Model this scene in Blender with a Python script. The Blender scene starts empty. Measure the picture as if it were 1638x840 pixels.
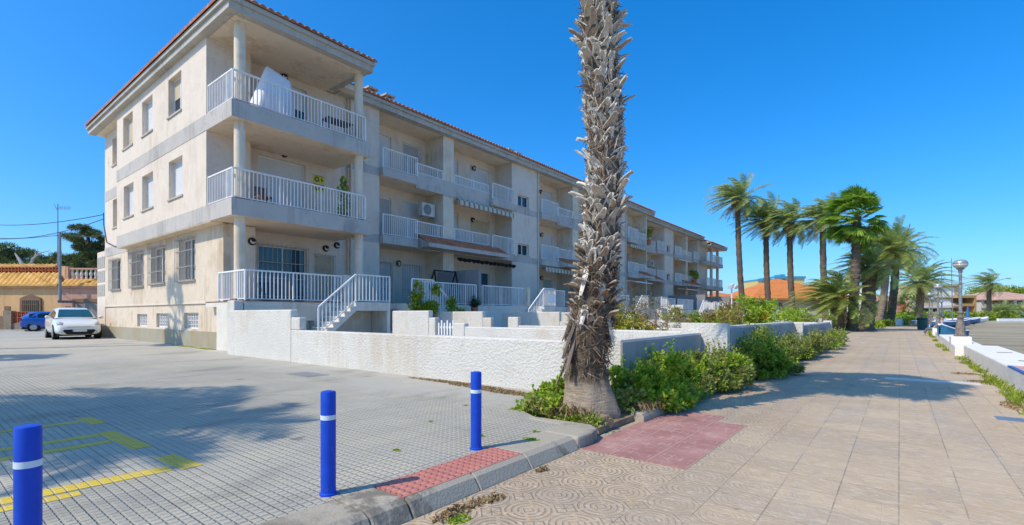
import bpy, math, random
from mathutils import Vector, Matrix
random.seed(7)
R = math.radians
scene = bpy.context.scene
COL = scene.collection
YAW = R(38.3)
FW = Vector((-math.sin(YAW), math.cos(YAW), 0))
RT = Vector((math.cos(YAW), math.sin(YAW), 0))
CAMZ = 1.28
def at(px, D, z=0.0):
    """point seen at column px of the photo, D metres in front of the camera"""
    p = FW * D + RT * ((px - 819) / 785.0 * D)
    return Vector((p.x, p.y, z))
def zat(py, D):
    return CAMZ + D * (503 - py) / 785.0
def lat(px, D):
    return (px - 819) / 785.0 * D

# ------------------------------------------------------------------ mesh builder
class MB:
    def __init__(s):
        s.v = []; s.f = []; s.m = []
    def face(s, pts, mi=0):
        n = len(s.v); s.v.extend([tuple(p) for p in pts]); s.f.append(tuple(range(n, n + len(pts)))); s.m.append(mi)
    def box(s, x0, x1, y0, y1, z0, z1, mi=0, bot=None, top=None):
        if x0 > x1: x0, x1 = x1, x0
        if y0 > y1: y0, y1 = y1, y0
        n = len(s.v)
        s.v += [(x0,y0,z0),(x1,y0,z0),(x1,y1,z0),(x0,y1,z0),(x0,y0,z1),(x1,y0,z1),(x1,y1,z1),(x0,y1,z1)]
        for k, q in enumerate(((0,3,2,1),(4,5,6,7),(0,1,5,4),(1,2,6,5),(2,3,7,6),(3,0,4,7))):
            s.f.append(tuple(n + i for i in q))
            s.m.append(bot if (k == 0 and bot is not None) else top if (k == 1 and top is not None) else mi)
        return s
    def prism(s, poly, h0, h1, axis='z', mi=0):
        """poly: list of 2D points, extruded along axis from h0 to h1"""
        def P(a, b, h):
            return (a,b,h) if axis == 'z' else (h,a,b) if axis == 'x' else (a,h,b)
        n = len(poly); b = len(s.v)
        s.v += [P(a,c,h0) for a, c in poly] + [P(a,c,h1) for a, c in poly]
        s.f.append(tuple(range(b, b+n))[::-1]); s.m.append(mi)
        s.f.append(tuple(range(b+n, b+2*n))); s.m.append(mi)
        for i in range(n):
            j = (i+1) % n
            s.f.append((b+i, b+j, b+n+j, b+n+i)); s.m.append(mi)
        return s
    def bar(s, p, q, w, h=None, mi=0, up=(0,0,1)):
        h = h or w
        p = Vector(p); q = Vector(q); d = (q-p).normalized()
        u = Vector(up)
        if abs(d.dot(u)) > .97: u = Vector((1,0,0))
        a = d.cross(u).normalized(); c = a.cross(d).normalized()
        n = len(s.v)
        for e in (p, q):
            for sa, sc in ((-1,-1),(1,-1),(1,1),(-1,1)):
                s.v.append(tuple(e + a*(w/2*sa) + c*(h/2*sc)))
        for q4 in ((0,1,5,4),(1,2,6,5),(2,3,7,6),(3,0,4,7),(3,2,1,0),(4,5,6,7)):
            s.f.append(tuple(n+i for i in q4)); s.m.append(mi)
        return s
    def tube(s, pts, radii, n=8, mi=0, cap=True, twist=0):
        pts = [Vector(p) for p in pts]
        b = len(s.v); ref = None
        for i, p in enumerate(pts):
            d = (pts[min(i+1, len(pts)-1)] - pts[max(i-1, 0)]).normalized()
            if ref is None:
                ref = Vector((1,0,0)) if abs(d.x) < .9 else Vector((0,1,0))
            a = (ref - d*ref.dot(d)).normalized(); ref = a
            c = d.cross(a)
            r = radii[i] if not isinstance(radii, (int, float)) else radii
            for k in range(n):
                t = 2*math.pi*k/n
                rr = r(t) if callable(r) else r
                s.v.append(tuple(p + a*(math.cos(t)*rr) + c*(math.sin(t)*rr)))
        for i in range(len(pts)-1):
            for k in range(n):
                k2 = (k+1) % n
                s.f.append((b+i*n+k, b+i*n+k2, b+(i+1)*n+k2, b+(i+1)*n+k)); s.m.append(mi)
        if cap:
            s.f.append(tuple(b+k for k in range(n))[::-1]); s.m.append(mi)
            e = b+(len(pts)-1)*n
            s.f.append(tuple(e+k for k in range(n))); s.m.append(mi)
        return s
    def lathe(s, prof, c, n=16, mi=0):
        return s.tube([(c[0], c[1], c[2]+z) for r, z in prof], [max(r, .0005) for r, z in prof], n, mi)
    def lathe_strict(s, prof, c, n=16, mi=0):
        b = len(s.v)
        for r, z in prof:
            for k in range(n):
                t = 2*math.pi*k/n
                s.v.append((c[0]+math.cos(t)*r, c[1]+math.sin(t)*r, c[2]+z))
        for i in range(len(prof)-1):
            for k in range(n):
                k2 = (k+1) % n
                s.f.append((b+i*n+k, b+i*n+k2, b+(i+1)*n+k2, b+(i+1)*n+k)); s.m.append(mi)
        s.f.append(tuple(b+k for k in range(n))[::-1]); s.m.append(mi)
        e = b+(len(prof)-1)*n
        s.f.append(tuple(e+k for k in range(n))); s.m.append(mi)
        return s
    def build(s, name, mats, parent=None, smooth=False, local=False, bevel=0, sub=0, solid=0):
        me = bpy.data.meshes.new(name)
        off = Vector((0,0,0))
        if parent is not None and not local:
            off = parent.matrix_basis.translation.copy(); q = parent.parent
            while q is not None:
                off += q.matrix_basis.translation; q = q.parent
        me.from_pydata([(v[0]-off.x, v[1]-off.y, v[2]-off.z) for v in s.v], [], s.f)
        if not isinstance(mats, (list, tuple)): mats = [mats]
        for m in mats: me.materials.append(m)
        me.polygons.foreach_set('material_index', s.m)
        if smooth: me.polygons.foreach_set('use_smooth', [True]*len(s.f))
        me.update()
        o = bpy.data.objects.new(name, me); COL.objects.link(o)
        if parent is not None: o.parent = parent
        if solid:
            md = o.modifiers.new('s', 'SOLIDIFY'); md.thickness = solid
        if bevel:
            md = o.modifiers.new('b', 'BEVEL'); md.width = bevel; md.segments = 2; md.limit_method = 'ANGLE'
        if sub:
            md = o.modifiers.new('u', 'SUBSURF'); md.levels = sub; md.render_levels = sub
        return o

def tag(o, label=None, cat=None, group=None, kind=None):
    if label: o['label'] = label
    if cat: o['category'] = cat
    if group: o['group'] = group
    if kind: o['kind'] = kind
    return o
def thing(name, loc, label, cat, group=None, rz=0.0):
    o = bpy.data.objects.new(name, None); COL.objects.link(o)
    o.empty_display_size = .2
    o.location = loc; o.rotation_euler = (0, 0, rz)
    bpy.context.view_layer.update()
    return tag(o, label, cat, group)
def struct(o, label=None): return tag(o, label, kind='structure')
def copy_tree(o, parent=None):
    c = o.copy(); COL.objects.link(c)
    if parent is not None: c.parent = parent
    for ch in [q for q in o.children]:
        copy_tree(ch, c)
    return c

# ------------------------------------------------------------------ materials
class E:
    """tiny expression layer over shader math nodes"""
    def __init__(s, nt, sock): s.nt = nt; s.k = sock
    def _op(s, op, *o):
        n = s.nt.nodes.new('ShaderNodeMath'); n.operation = op
        for i, x in enumerate((s,) + o):
            if isinstance(x, E): s.nt.links.new(x.k, n.inputs[i])
            else: n.inputs[i].default_value = x
        return E(s.nt, n.outputs[0])
    def __add__(s, o): return s._op('ADD', o)
    def __sub__(s, o): return s._op('SUBTRACT', o)
    def __mul__(s, o): return s._op('MULTIPLY', o)
    def __truediv__(s, o): return s._op('DIVIDE', o)
    def abs(s): return s._op('ABSOLUTE')
    def fract(s): return s._op('FRACT')
    def floor(s): return s._op('FLOOR')
    def sqrt(s): return s._op('SQRT')
    def lt(s, o): return s._op('LESS_THAN', o)
    def gt(s, o): return s._op('GREATER_THAN', o)
    def mn(s, o): return s._op('MINIMUM', o)
    def mx(s, o): return s._op('MAXIMUM', o)
    def sin(s): return s._op('SINE')
    def inv(s):
        n = s.nt.nodes.new('ShaderNodeMath'); n.operation = 'SUBTRACT'; n.inputs[0].default_value = 1
        s.nt.links.new(s.k, n.inputs[1]); return E(s.nt, n.outputs[0])
    def ss(s, a, b, lo=0.0, hi=1.0):
        n = s.nt.nodes.new('ShaderNodeMapRange'); n.interpolation_type = 'SMOOTHSTEP'
        s.nt.links.new(s.k, n.inputs[0])
        n.inputs[1].default_value = a; n.inputs[2].default_value = b; n.inputs[3].default_value = lo; n.inputs[4].default_value = hi
        return E(s.nt, n.outputs[0])
def newmat(name, rough=.8, metal=0.0, spec=.35):
    m = bpy.data.materials.new(name); m.use_nodes = True
    nt = m.node_tree; b = nt.nodes['Principled BSDF']
    b.inputs['Roughness'].default_value = rough; b.inputs['Metallic'].default_value = metal
    b.inputs['Specular IOR Level'].default_value = spec
    return m, nt, b
def pos(nt, obj=False):
    if obj: src = nt.nodes.new('ShaderNodeTexCoord').outputs['Object']
    else: src = nt.nodes.new('ShaderNodeNewGeometry').outputs['Position']
    s = nt.nodes.new('ShaderNodeSeparateXYZ'); nt.links.new(src, s.inputs[0])
    return src, E(nt, s.outputs[0]), E(nt, s.outputs[1]), E(nt, s.outputs[2])
def noise(nt, src, scale, detail=4, rough=.55, stretch=None, dist=0):
    if stretch:
        mp = nt.nodes.new('ShaderNodeMapping'); mp.inputs['Scale'].default_value = stretch
        nt.links.new(src, mp.inputs[0]); src = mp.outputs[0]
    n = nt.nodes.new('ShaderNodeTexNoise'); n.inputs['Scale'].default_value = scale
    n.inputs['Detail'].default_value = detail; n.inputs['Roughness'].default_value = rough; n.inputs['Distortion'].default_value = dist
    nt.links.new(src, n.inputs['Vector'])
    return E(nt, n.outputs['Fac'])
def mix(nt, f, a, b, mode='MIX'):
    n = nt.nodes.new('ShaderNodeMix'); n.data_type = 'RGBA'; n.blend_type = mode
    if isinstance(f, E): nt.links.new(f.k, n.inputs[0])
    else: n.inputs[0].default_value = f
    for i, x in ((6, a), (7, b)):
        if isinstance(x, (tuple, list)): n.inputs[i].default_value = (x[0], x[1], x[2], 1)
        else: nt.links.new(x, n.inputs[i])
    return n.outputs[2]
def ramp(nt, f, stops):
    n = nt.nodes.new('ShaderNodeValToRGB'); cr = n.color_ramp
    while len(cr.elements) < len(stops): cr.elements.new(.5)
    for e, (p, c) in zip(cr.elements, stops):
        e.position = p; e.color = (c[0], c[1], c[2], 1)
    nt.links.new(f.k if isinstance(f, E) else f, n.inputs[0])
    return n.outputs[0]
def bump(nt, b, h, strength=.4, dist=.02):
    n = nt.nodes.new('ShaderNodeBump'); n.inputs['Strength'].default_value = strength; n.inputs['Distance'].default_value = dist
    nt.links.new(h.k, n.inputs['Height']); nt.links.new(n.outputs[0], b.inputs['Normal'])
def setc(nt, b, c):
    if isinstance(c, (tuple, list)): b.inputs['Base Color'].default_value = (c[0], c[1], c[2], 1)
    else: nt.links.new(c, b.inputs['Base Color'])
def sc(c, k): return tuple(min(1, x*k) for x in c)

def plain(name, c, rough=.6, metal=0.0, var=.12, scale=6, spec=.35, obj=True, bmp=0):
    m, nt, b = newmat(name, rough, metal, spec)
    src, x, y, z = pos(nt, obj)
    n = noise(nt, src, scale, 5)
    setc(nt, b, ramp(nt, n, [(.3, sc(c, 1-var)), (.7, sc(c, 1+var))]))
    if bmp: bump(nt, b, noise(nt, src, scale*8, 3), .4, bmp)
    return m
def stucco(name, c, stain=(.30,.24,.17), amt=.45, fine=35, bd=.012, streak=True, rough=.92):
    m, nt, b = newmat(name, rough, 0, .15)
    src, x, y, z = pos(nt)
    big = noise(nt, src, .8, 5, .6)
    base = ramp(nt, big, [(.3, sc(c, .90)), (.7, sc(c, 1.05))])
    f = noise(nt, src, 12, 4, .7)
    base = mix(nt, f.ss(.45, .75, 0, .16), base, sc(c, .72))
    if streak:
        dr = noise(nt, src, 7.0, 4, .7, (1, 1, .06)) * noise(nt, src, .8, 3, .5).ss(.40, .62)
        base = mix(nt, dr.ss(.36, .58, 0, amt*.8), base, sc(stain, .9))
        st = noise(nt, src, 3.0, 5, .65, (1, 1, .12)) * noise(nt, src, .5, 3, .5).ss(.35, .7)
        base = mix(nt, st.ss(.28, .60, 0, amt), base, stain)
        bl = noise(nt, src, 1.3, 6, .72)
        base = mix(nt, bl.ss(.58, .68, 0, amt*.55), base, sc(stain, 1.5))
        base = mix(nt, (noise(nt, src, 2.1, 5, .75, (1,1,.5)) - .5).abs().ss(.0, .010, 1, 0) * bl.ss(.50,.56) * .45, base, sc(stain, .7))
    setc(nt, b, base)
    bump(nt, b, noise(nt, src, fine, 4, .6), .5, bd)
    return m
def leafmat(name, stops, rough=.55, trans=.25):
    m, nt, b = newmat(name, rough, 0, .3)
    g = nt.nodes.new('ShaderNodeNewGeometry')
    c = ramp(nt, g.outputs['Random Per Island'], stops)
    setc(nt, b, c)
    if trans:
        t = nt.nodes.new('ShaderNodeBsdfTranslucent'); mx = nt.nodes.new('ShaderNodeMixShader'); mx.inputs[0].default_value = trans
        nt.links.new(c, t.inputs[0]); nt.links.new(b.outputs[0], mx.inputs[1]); nt.links.new(t.outputs[0], mx.inputs[2])
        nt.links.new(mx.outputs[0], nt.nodes['Material Output'].inputs[0])
    return m

M = {}
BEIGE = (.76, .65, .535)
M['wall'] = stucco('wall_stucco', BEIGE, (.40,.29,.19), .20)
M['wall_low'] = stucco('wall_weathered', (.72,.605,.465), (.36,.24,.13), .42)
M['soffit'] = stucco('soffit_paint', (.86,.72,.54), (.48,.31,.16), .34, streak=True)
M['band'] = stucco('grey_band', (.54,.50,.45), (.22,.21,.20), .4)
M['plinth'] = stucco('plinth_cement', (.38,.35,.27), (.36,.27,.14), .6)
M['column'] = stucco('column_paint', (.78,.67,.52), (.40,.27,.14), .4)
M['white_wall'] = stucco('whitewash', (.68,.65,.585), (.46,.34,.20), .32, 22, .07)
M['white_smooth'] = stucco('white_smooth', (.72,.68,.59), (.45,.36,.25), .45, 40, .006)
M['grey_cement_shade'] = stucco('cement_and_shade', (.40,.385,.36), (.22,.21,.19), .5, 30, .02)
M['canopy_tile'] = None
M['grey_wall_and_shade'] = stucco('grey_render_and_shade', (.30,.29,.28), (.18,.17,.16), .4)
M['white'] = plain('white_paint', (.80,.80,.79), .4, var=.04)
M['rail'] = plain('rail_paint', (.80,.79,.76), .45, var=.08, scale=3)
M['fascia'] = stucco('fascia_grey', (.52,.485,.42), (.25,.22,.18), .4)
M['dark'] = plain('dark_metal', (.02,.02,.02), .5, var=.2)
M['black'] = plain('black_rubber', (.012,.012,.012), .8)
M['steel'] = plain('galvanised', (.30,.31,.32), .4, .6)
M['terracotta'] = None
def glassmat(name, c, rough=.05):
    m, nt, b = newmat(name, rough, 0, .6); setc(nt, b, c); return m
M['glass'] = glassmat('window_glass', (.02,.035,.05))
M['glass_blue'] = glassmat('balcony_door_glass', (.03,.09,.13))
def slatmat(name, c, pitch=.05, axis='z', depth=.012, rough=.5):
    m, nt, b = newmat(name, rough, 0, .3)
    src, x, y, z = pos(nt)
    a = {'x': x, 'y': y, 'z': z}[axis]
    w = (a / pitch).fract()
    h = (w - .5).abs()
    setc(nt, b, mix(nt, w.lt(.10), mix(nt, noise(nt, src, 1.4, 4).ss(.3, .7), sc(c, .88), c), sc(c, .55)))
    bump(nt, b, h.inv(), .6, depth)
    return m
M['shutter'] = slatmat('white_shutter', (.72,.72,.71), .055)
M['shutter_beige'] = slatmat('beige_shutter', (.62,.50,.32), .055)
M['shutter_grey'] = slatmat('grey_shutter', (.47,.46,.44), .055)
def tilemat(name, c1, c2, c3):
    m, nt, b = newmat(name, .85, 0, .2)
    src, x, y, z = pos(nt)
    n = noise(nt, src, 5.5, 3, .7); n2 = noise(nt, src, .9, 4)
    c = ramp(nt, n, [(.30, c1), (.5, c2), (.7, c3)])
    setc(nt, b, mix(nt, n2.ss(.45, .75, 0, .5), c, sc(c1, .6)))
    bump(nt, b, noise(nt, src, 40, 3), .3, .01)
    return m
M['terracotta'] = tilemat('roof_tile', (.34,.11,.05), (.48,.17,.08), (.60,.29,.17))
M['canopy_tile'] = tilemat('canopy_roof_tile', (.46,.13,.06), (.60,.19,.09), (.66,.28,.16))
M['orange_tile'] = tilemat('orange_roof_tile', (.48,.15,.04), (.62,.21,.055), (.68,.28,.10))
M['yellow_tile'] = tilemat('ochre_roof_tile', (.55,.27,.07), (.72,.39,.10), (.76,.50,.20))

# paved parking area: small ribbed cement tiles with sand in the grooves
def paving():
    m, nt, b = newmat('ribbed_paving', .9, 0, .15)
    src, x, y, z = pos(nt)
    def groove(a, p, w, ph=0.0):
        d = ((a + ph) / p).fract() - .5
        return (d.abs() * p).ss(p/2 - w, p/2 - w*.35)
    gx = groove(x, .066, .012); gy = groove(y, .066, .012)
    g = gx.mx(gy)
    sx = groove(x, .396, .008); sy = groove(y, .396, .008)
    seam = sx.mx(sy)
    big = noise(nt, src, .35, 5, .6); med = noise(nt, src, 2.2, 5, .65); fin = noise(nt, src, 60, 3, .6)
    col = ramp(nt, big, [(.25, (.39,.36,.285)), (.5, (.475,.44,.34)), (.75, (.56,.515,.40))])
    col = mix(nt, med.ss(.4, .75, 0, .35), col, (.28,.27,.25))
    # per-tile tone
    tl = nt.nodes.new('ShaderNodeTexWhiteNoise'); tl.noise_dimensions = '2D'
    cb = nt.nodes.new('ShaderNodeCombineXYZ'); nt.links.new((x/.396).floor().k, cb.inputs[0]); nt.links.new((y/.396).floor().k, cb.inputs[1])
    nt.links.new(cb.outputs[0], tl.inputs['Vector'])
    col = mix(nt, E(nt, tl.outputs[0]).ss(0, 1, 0, .42), col, (.37,.36,.325))
    # smoother bare concrete near the building
    near = (y - (x * -.02) + noise(nt, src, .6, 4) * 2.2).ss(5.6, 7.0)
    far = (x * -1 + noise(nt, src, .3, 3) * 4).ss(16, 22).mx(near).mn(.8)
    gm = g * far.inv()
    gs = noise(nt, src, 1.1, 4, .6).ss(.35, .65, .35, 1)
    col = mix(nt, gm * gs * .35, col, (.50,.44,.35))
    col = mix(nt, gm * gs.inv() * .5, col, (.20,.185,.16))
    col = mix(nt, seam * .22 * far.inv(), col, (.22,.19,.14))
    col = mix(nt, far * .65, col, mix(nt, med, (.36,.345,.31), (.46,.43,.37)))
    sp = noise(nt, src, 9, 2, .5)
    col = mix(nt, sp.ss(.70, .78, 0, .5), col, (.10,.10,.09))
    st1 = noise(nt, src, .55, 6, .7, (1,.5,1)); col = mix(nt, st1.ss(.52, .66, 0, .5), col, (.22,.205,.175))
    col = mix(nt, noise(nt, src, .9, 5, .65).ss(.60, .70, 0, .5), col, (.50,.46,.385))
    oil = noise(nt, src, 1.7, 3, .5); col = mix(nt, oil.ss(.70, .76, 0, .6), col, (.11,.105,.095))
    setc(nt, b, col)
    bump(nt, b, (gm.inv()) + fin * .25 + seam * -.3, .9, .012)
    return m
M['paving'] = paving()

# promenade: embossed cream tiles laid in long strips
def promenade():
    m, nt, b = newmat('embossed_promenade_tile', .88, 0, .2)
    src, x, y, z = pos(nt)
    P = .378
    fx = ((x + .003) / P); fy = (y / P)
    u = fx.fract() - .5; v = fy.fract() - .5
    def line(d, w): return d.abs().ss(w*.45, w, 1, 0)
    jit = noise(nt, src, 3.0, 3)
    r = (u*u + v*v).sqrt()
    rings = line(r - .44, .034).mx(line(r - .32, .030)).mx(line(r - .20, .028)) * (u.abs() - v.abs() + .12).abs().gt(.05)
    cu = u.abs().inv() - .5; cv = v.abs().inv() - .5        # distance to the tile corner
    dia = line(cu + cv - .26, .034).mx(line(u.abs() + v.abs() - .12, .03))
    cross = line(u.abs() - v.abs(), .026) * (cu + cv).lt(.26)
    pat1 = rings.mx(dia).mx(cross)
    # wavy combed tiles
    wv = (v * 64 + (u * 12.6 + fy.floor() * 1.7).sin() * 2.2 + noise(nt, src, 9, 3) * 14)
    pat2 = wv.sin().ss(.45, .95) * noise(nt, src, 6, 3, .6).ss(.42, .58)
    pat2 = pat2.mx(line(cu + cv - .26, .03))
    sel = (x + noise(nt, src, .5, 2) * 1.2 + y * -.10).ss(-1.9, .1)
    hexm = (u.abs() * 1.15 + v.abs() * .75).ss(.13, .155, 1, 0) * ((fx / 2).fract()).lt(.5) * noise(nt, src, 1.9, 3, .6).ss(.40, .58)
    hexl = line(u.abs() * 1.15 + v.abs() * .75 - .17, .03)
    pat2 = pat2.mx(hexl * .9)
    fade = y.ss(4, 26, 1, .30)
    pat = (pat1 * sel.inv() * .9 + pat2 * sel * .6) * fade
    worn = noise(nt, src, 2.6, 4, .6).ss(.28, .5, .45, 1)
    pat = pat * worn
    half = line((u * 2).fract() - .5, .02).mx(line((v * 2).fract() - .5, .03)) * noise(nt, src, 5, 3).ss(.4, .6) * .35
    pat = pat.mx(half * sel)
    jx = line(u.abs() - .5, .012); jy = line(v.abs() - .5, .013) * .7
    jn = jx.mx(jy) * noise(nt, src, 2.8, 4, .65).ss(.36, .60, .15, 1)
    big = noise(nt, src, .45, 5, .6); med = noise(nt, src, 3.2, 5, .7)
    col = ramp(nt, big, [(.25, (.41,.30,.19)), (.5, (.515,.388,.25)), (.75, (.60,.47,.31))])
    tl = nt.nodes.new('ShaderNodeTexWhiteNoise'); tl.noise_dimensions = '2D'
    cb = nt.nodes.new('ShaderNodeCombineXYZ'); nt.links.new(fx.floor().k, cb.inputs[0]); nt.links.new(fy.floor().k, cb.inputs[1])
    nt.links.new(cb.outputs[0], tl.inputs['Vector'])
    col = mix(nt, E(nt, tl.outputs[0]).ss(.3, 1, 0, .5), col, (.38,.30,.215))
    col = mix(nt, med.ss(.48, .78, 0, .4), col, (.33,.27,.20))
    # grey worn stripes along some strips
    strip = ((fx / 3).fract() - .5).abs().lt(.2)
    col = mix(nt, strip * noise(nt, src, 1.2, 4, .7, (1, .25, 1)).ss(.46, .62, 0, .55), col, (.36,.325,.28))
    col = mix(nt, noise(nt, src, 15, 5, .7, (.55, 1.7, 1)).ss(.50, .66, 0, .55), col, (.68,.565,.41))
    col = mix(nt, noise(nt, src, 17, 5, .7, (.6, 1.6, 1)).ss(.54, .70, 0, .55), col, (.33,.265,.19))
    row = noise(nt, src, 1.0, 2, .5, (.05, 1.2, 1))
    col = mix(nt, row.ss(.45, .65, 0, .25), col, (.42,.34,.27))
    col = mix(nt, hexm * sel * .55, col, (.33,.285,.245))
    # patterned tiles: groove dirt
    col = mix(nt, pat * sel.inv() * .68, col, (.23,.19,.145))
    col = mix(nt, pat * sel * .55, col, (.68,.58,.45))
    col = mix(nt, jn * .6, col, (.22,.18,.14))
    sp = noise(nt, src, 7, 2, .5)
    col = mix(nt, sp.ss(.72, .80, 0, .45), col, (.13,.12,.11))
    setc(nt, b, col)
    bump(nt, b, (pat * -.8) + (jn * -1) + noise(nt, src, 45, 3) * .3, .7, .010)
    return m
M['promenade'] = promenade()
def redtile():
    m, nt, b = newmat('worn_red_tile', .85, 0, .2)
    src, x, y, z = pos(nt)
    P = .378
    u = ((x + .003) / P).fract() - .5; v = (y / P).fract() - .5
    def line(d, w): return d.abs().ss(w*.45, w, 1, 0)
    h1 = line((u*2).abs() - .28, .07) * (v.abs().lt(.22)); h2 = line((v*2).abs() - .30, .07) * (u.abs().lt(.28))
    h3 = line(u.abs() + v.abs() - .42, .05)
    h4 = line((u*4).fract() - .5, .12) * line(v.abs() - .22, .16) 
    pat = h1.mx(h2).mx(h3 * .4).mx(h4 * .8) * noise(nt, src, 5, 4).ss(.38, .58)
    pat = pat.mx(noise(nt, src, 22, 4, .6, (.25, 1.7, 1)).ss(.56, .68, 0, .45))
    jn = line(u.abs() - .5, .03)
    big = noise(nt, src, 2.2, 5, .65)
    col = ramp(nt, big, [(.3, (.29,.13,.115)), (.55, (.40,.205,.175)), (.75, (.49,.30,.25))])
    col = mix(nt, pat * .65, col, (.55,.37,.32))
    col = mix(nt, jn * .6, col, (.45,.33,.27))
    setc(nt, b, col); bump(nt, b, pat * -1 + noise(nt, src, 40, 3) * .4, .5, .008)
    return m
M['redtile'] = redtile()
def pinktile():
    m, nt, b = newmat('pink_studded_tile', .85, 0, .2)
    src, x, y, z = pos(nt)
    u = (x / .062).fract() - .5; v = (y / .075).fract() - .5
    st = (u*u + v*v).sqrt().ss(.22, .42, 1, 0)
    jy = ((y / .46).fract() - .5).abs().ss(.47, .49)
    n = noise(nt, src, 3, 5, .6)
    col = ramp(nt, n, [(.3, (.46,.15,.12)), (.7, (.60,.25,.20))])
    col = mix(nt, st.inv() * .4, col, (.40,.16,.12)); col = mix(nt, jy * .6, col, (.30,.14,.11))
    setc(nt, b, col); bump(nt, b, st, .8, .012)
    return m
M['pinktile'] = pinktile()
def yellowpaint():
    m, nt, b = newmat('worn_yellow_paint', .8, 0, .25)
    src, x, y, z = pos(nt)
    def groove(a, p, w): return ((((a)/p).fract() - .5).abs() * p).ss(p/2 - w, p/2 - w*.35)
    g = groove(x, .066, .008).mx(groove(y, .066, .008))
    n = noise(nt, src, 5, 5, .7)
    col = ramp(nt, n, [(.3, (.62,.42,.03)), (.7, (.74,.54,.05))])
    col = mix(nt, g * .7, col, (.55,.47,.32))
    col = mix(nt, noise(nt, src, 14, 4, .7).ss(.60, .70, 0, .6), col, (.36,.35,.32))
    setc(nt, b, col); bump(nt, b, g.inv(), .7, .012)
    return m
M['yellow'] = yellowpaint()
M['kerb'] = stucco('kerb_concrete', (.42,.37,.285), (.13,.115,.09), .85, 45, .012, True)
def sandmat():
    m, nt, b = newmat('grey_sand', .95, 0, .1)
    src, x, y, z = pos(nt)
    n = noise(nt, src, .22, 7, .7, (.25, 1.6, 1)); n2 = noise(nt, src, 2.2, 6, .75, (.5,1.4,1))
    col = ramp(nt, n, [(.35, (.31,.255,.165)), (.5, (.46,.39,.265)), (.65, (.60,.52,.37))])
    setc(nt, b, mix(nt, n2.ss(.4, .8, 0, .5), col, (.30,.26,.205)))
    bump(nt, b, noise(nt, src, 1.6, 7, .75, (.6,1.5,1)), 1.0, .35)
    return m
M['sand'] = sandmat()
M['dirt'] = plain('garden_dirt', (.26,.19,.12), .95, var=.35, scale=5, obj=False, bmp=.02)
M['gravel'] = plain('pale_concrete', (.42,.39,.34), .95, var=.2, scale=1.5, obj=False, bmp=.01)
# ------------------------------------------------------------------ setting
PZ = -.12                                     # promenade level, the car park is 0
b = MB(); b.box(-420, 420, -60, 900, -1.2, -.20); struct(b.build('ground', M['sand']))
b = MB(); b.prism([(-2.72,-12),(1.70,-12),(1.70,30),(1.92,46),(2.6,62),(3.6,80),(-1.2,80),(-2.4,56),(-3.0,46),(-2.72,34)], -.5, PZ); struct(b.build('promenade', M['promenade']))
b = MB(); b.prism([(-120,-30),(-3.05,-30),(-3.05,4.90),(-3.6,5.0),(-4.15,5.35),(-4.35,6.72),(-120,6.72)], -.5, 0); struct(b.build('car_park_pavement', M['paving']))
b = MB(); b.prism([(-120,6.72),(-4.35,6.72),(-3.4,6.72),(-3.4,10.4),(-2.95,10.4),(-2.95,18.4),(-2.7,18.4),(-2.7,27),(-6,60),(-12,110),(-120,110)], -.5, -.004); struct(b.build('garden_ground', M['gravel']))
# planting bed along the wall
b = MB()
poly = [(-4.15,5.35),(-3.6,5.0),(-2.75,5.12),(-2.68,12.0),(-2.62,24),(-2.72,34),(-3.0,46),(-2.4,56),(-1.2,80),(-3.6,80),(-6.5,60),(-2.8,27),(-2.8,18.4),(-2.95,18.4),(-2.95,10.4),(-3.4,10.4),(-3.4,6.72),(-4.35,6.72)]
b.prism(poly, -.5, -.045); struct(b.build('planting_bed_soil', M['dirt']))
# tiled patches and paint, each a sheet 4 mm above
b = MB(); b.box(-2.64, -1.51, 4.44, 6.66, PZ-.01, PZ+.004)
b.v = [(x, y, z) for x, y, z in b.v]; struct(b.build('red_tile_patch', M['redtile']))
b = MB(); b.prism([(-2.64,6.655),(-1.88,6.655),(-1.88,7.1),(-2.5,7.1)], PZ-.01, PZ+.0038); struct(b.build('red_tile_patch', M['redtile']))
b = MB(); b.box(-3.07, -2.715, 2.22, 3.59, -.02, .005); struct(b.build('pink_kerb_ramp', M['pinktile']))
b = MB()
def yl(p, q, w):
    d = (Vector(q) - Vector(p)).normalized(); n = Vector((-d.y, d.x)) * w / 2
    p = Vector(p); q = Vector(q); P = [p-n, q-n, q+n, p+n]
    b.prism([(v.x, v.y) for v in P], -.01, .004)
yl((-7.86,-5), (-7.66,1.38), .12); yl((-7.90,1.47), (-7.36,1.52), .14)
yl((-6.62,-5), (-6.66,1.37), .14); yl((-6.10,-5), (-6.24,1.37), .14); yl((-6.78,1.45), (-5.70,1.50), .15)
yl((-5.10,-5), (-4.76,1.44), .17); yl((-4.80,-5), (-4.60,.84), .12); yl((-5.20,1.53), (-4.64,1.57), .15)
struct(b.build('yellow_bay_marking', M['yellow']))
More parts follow.
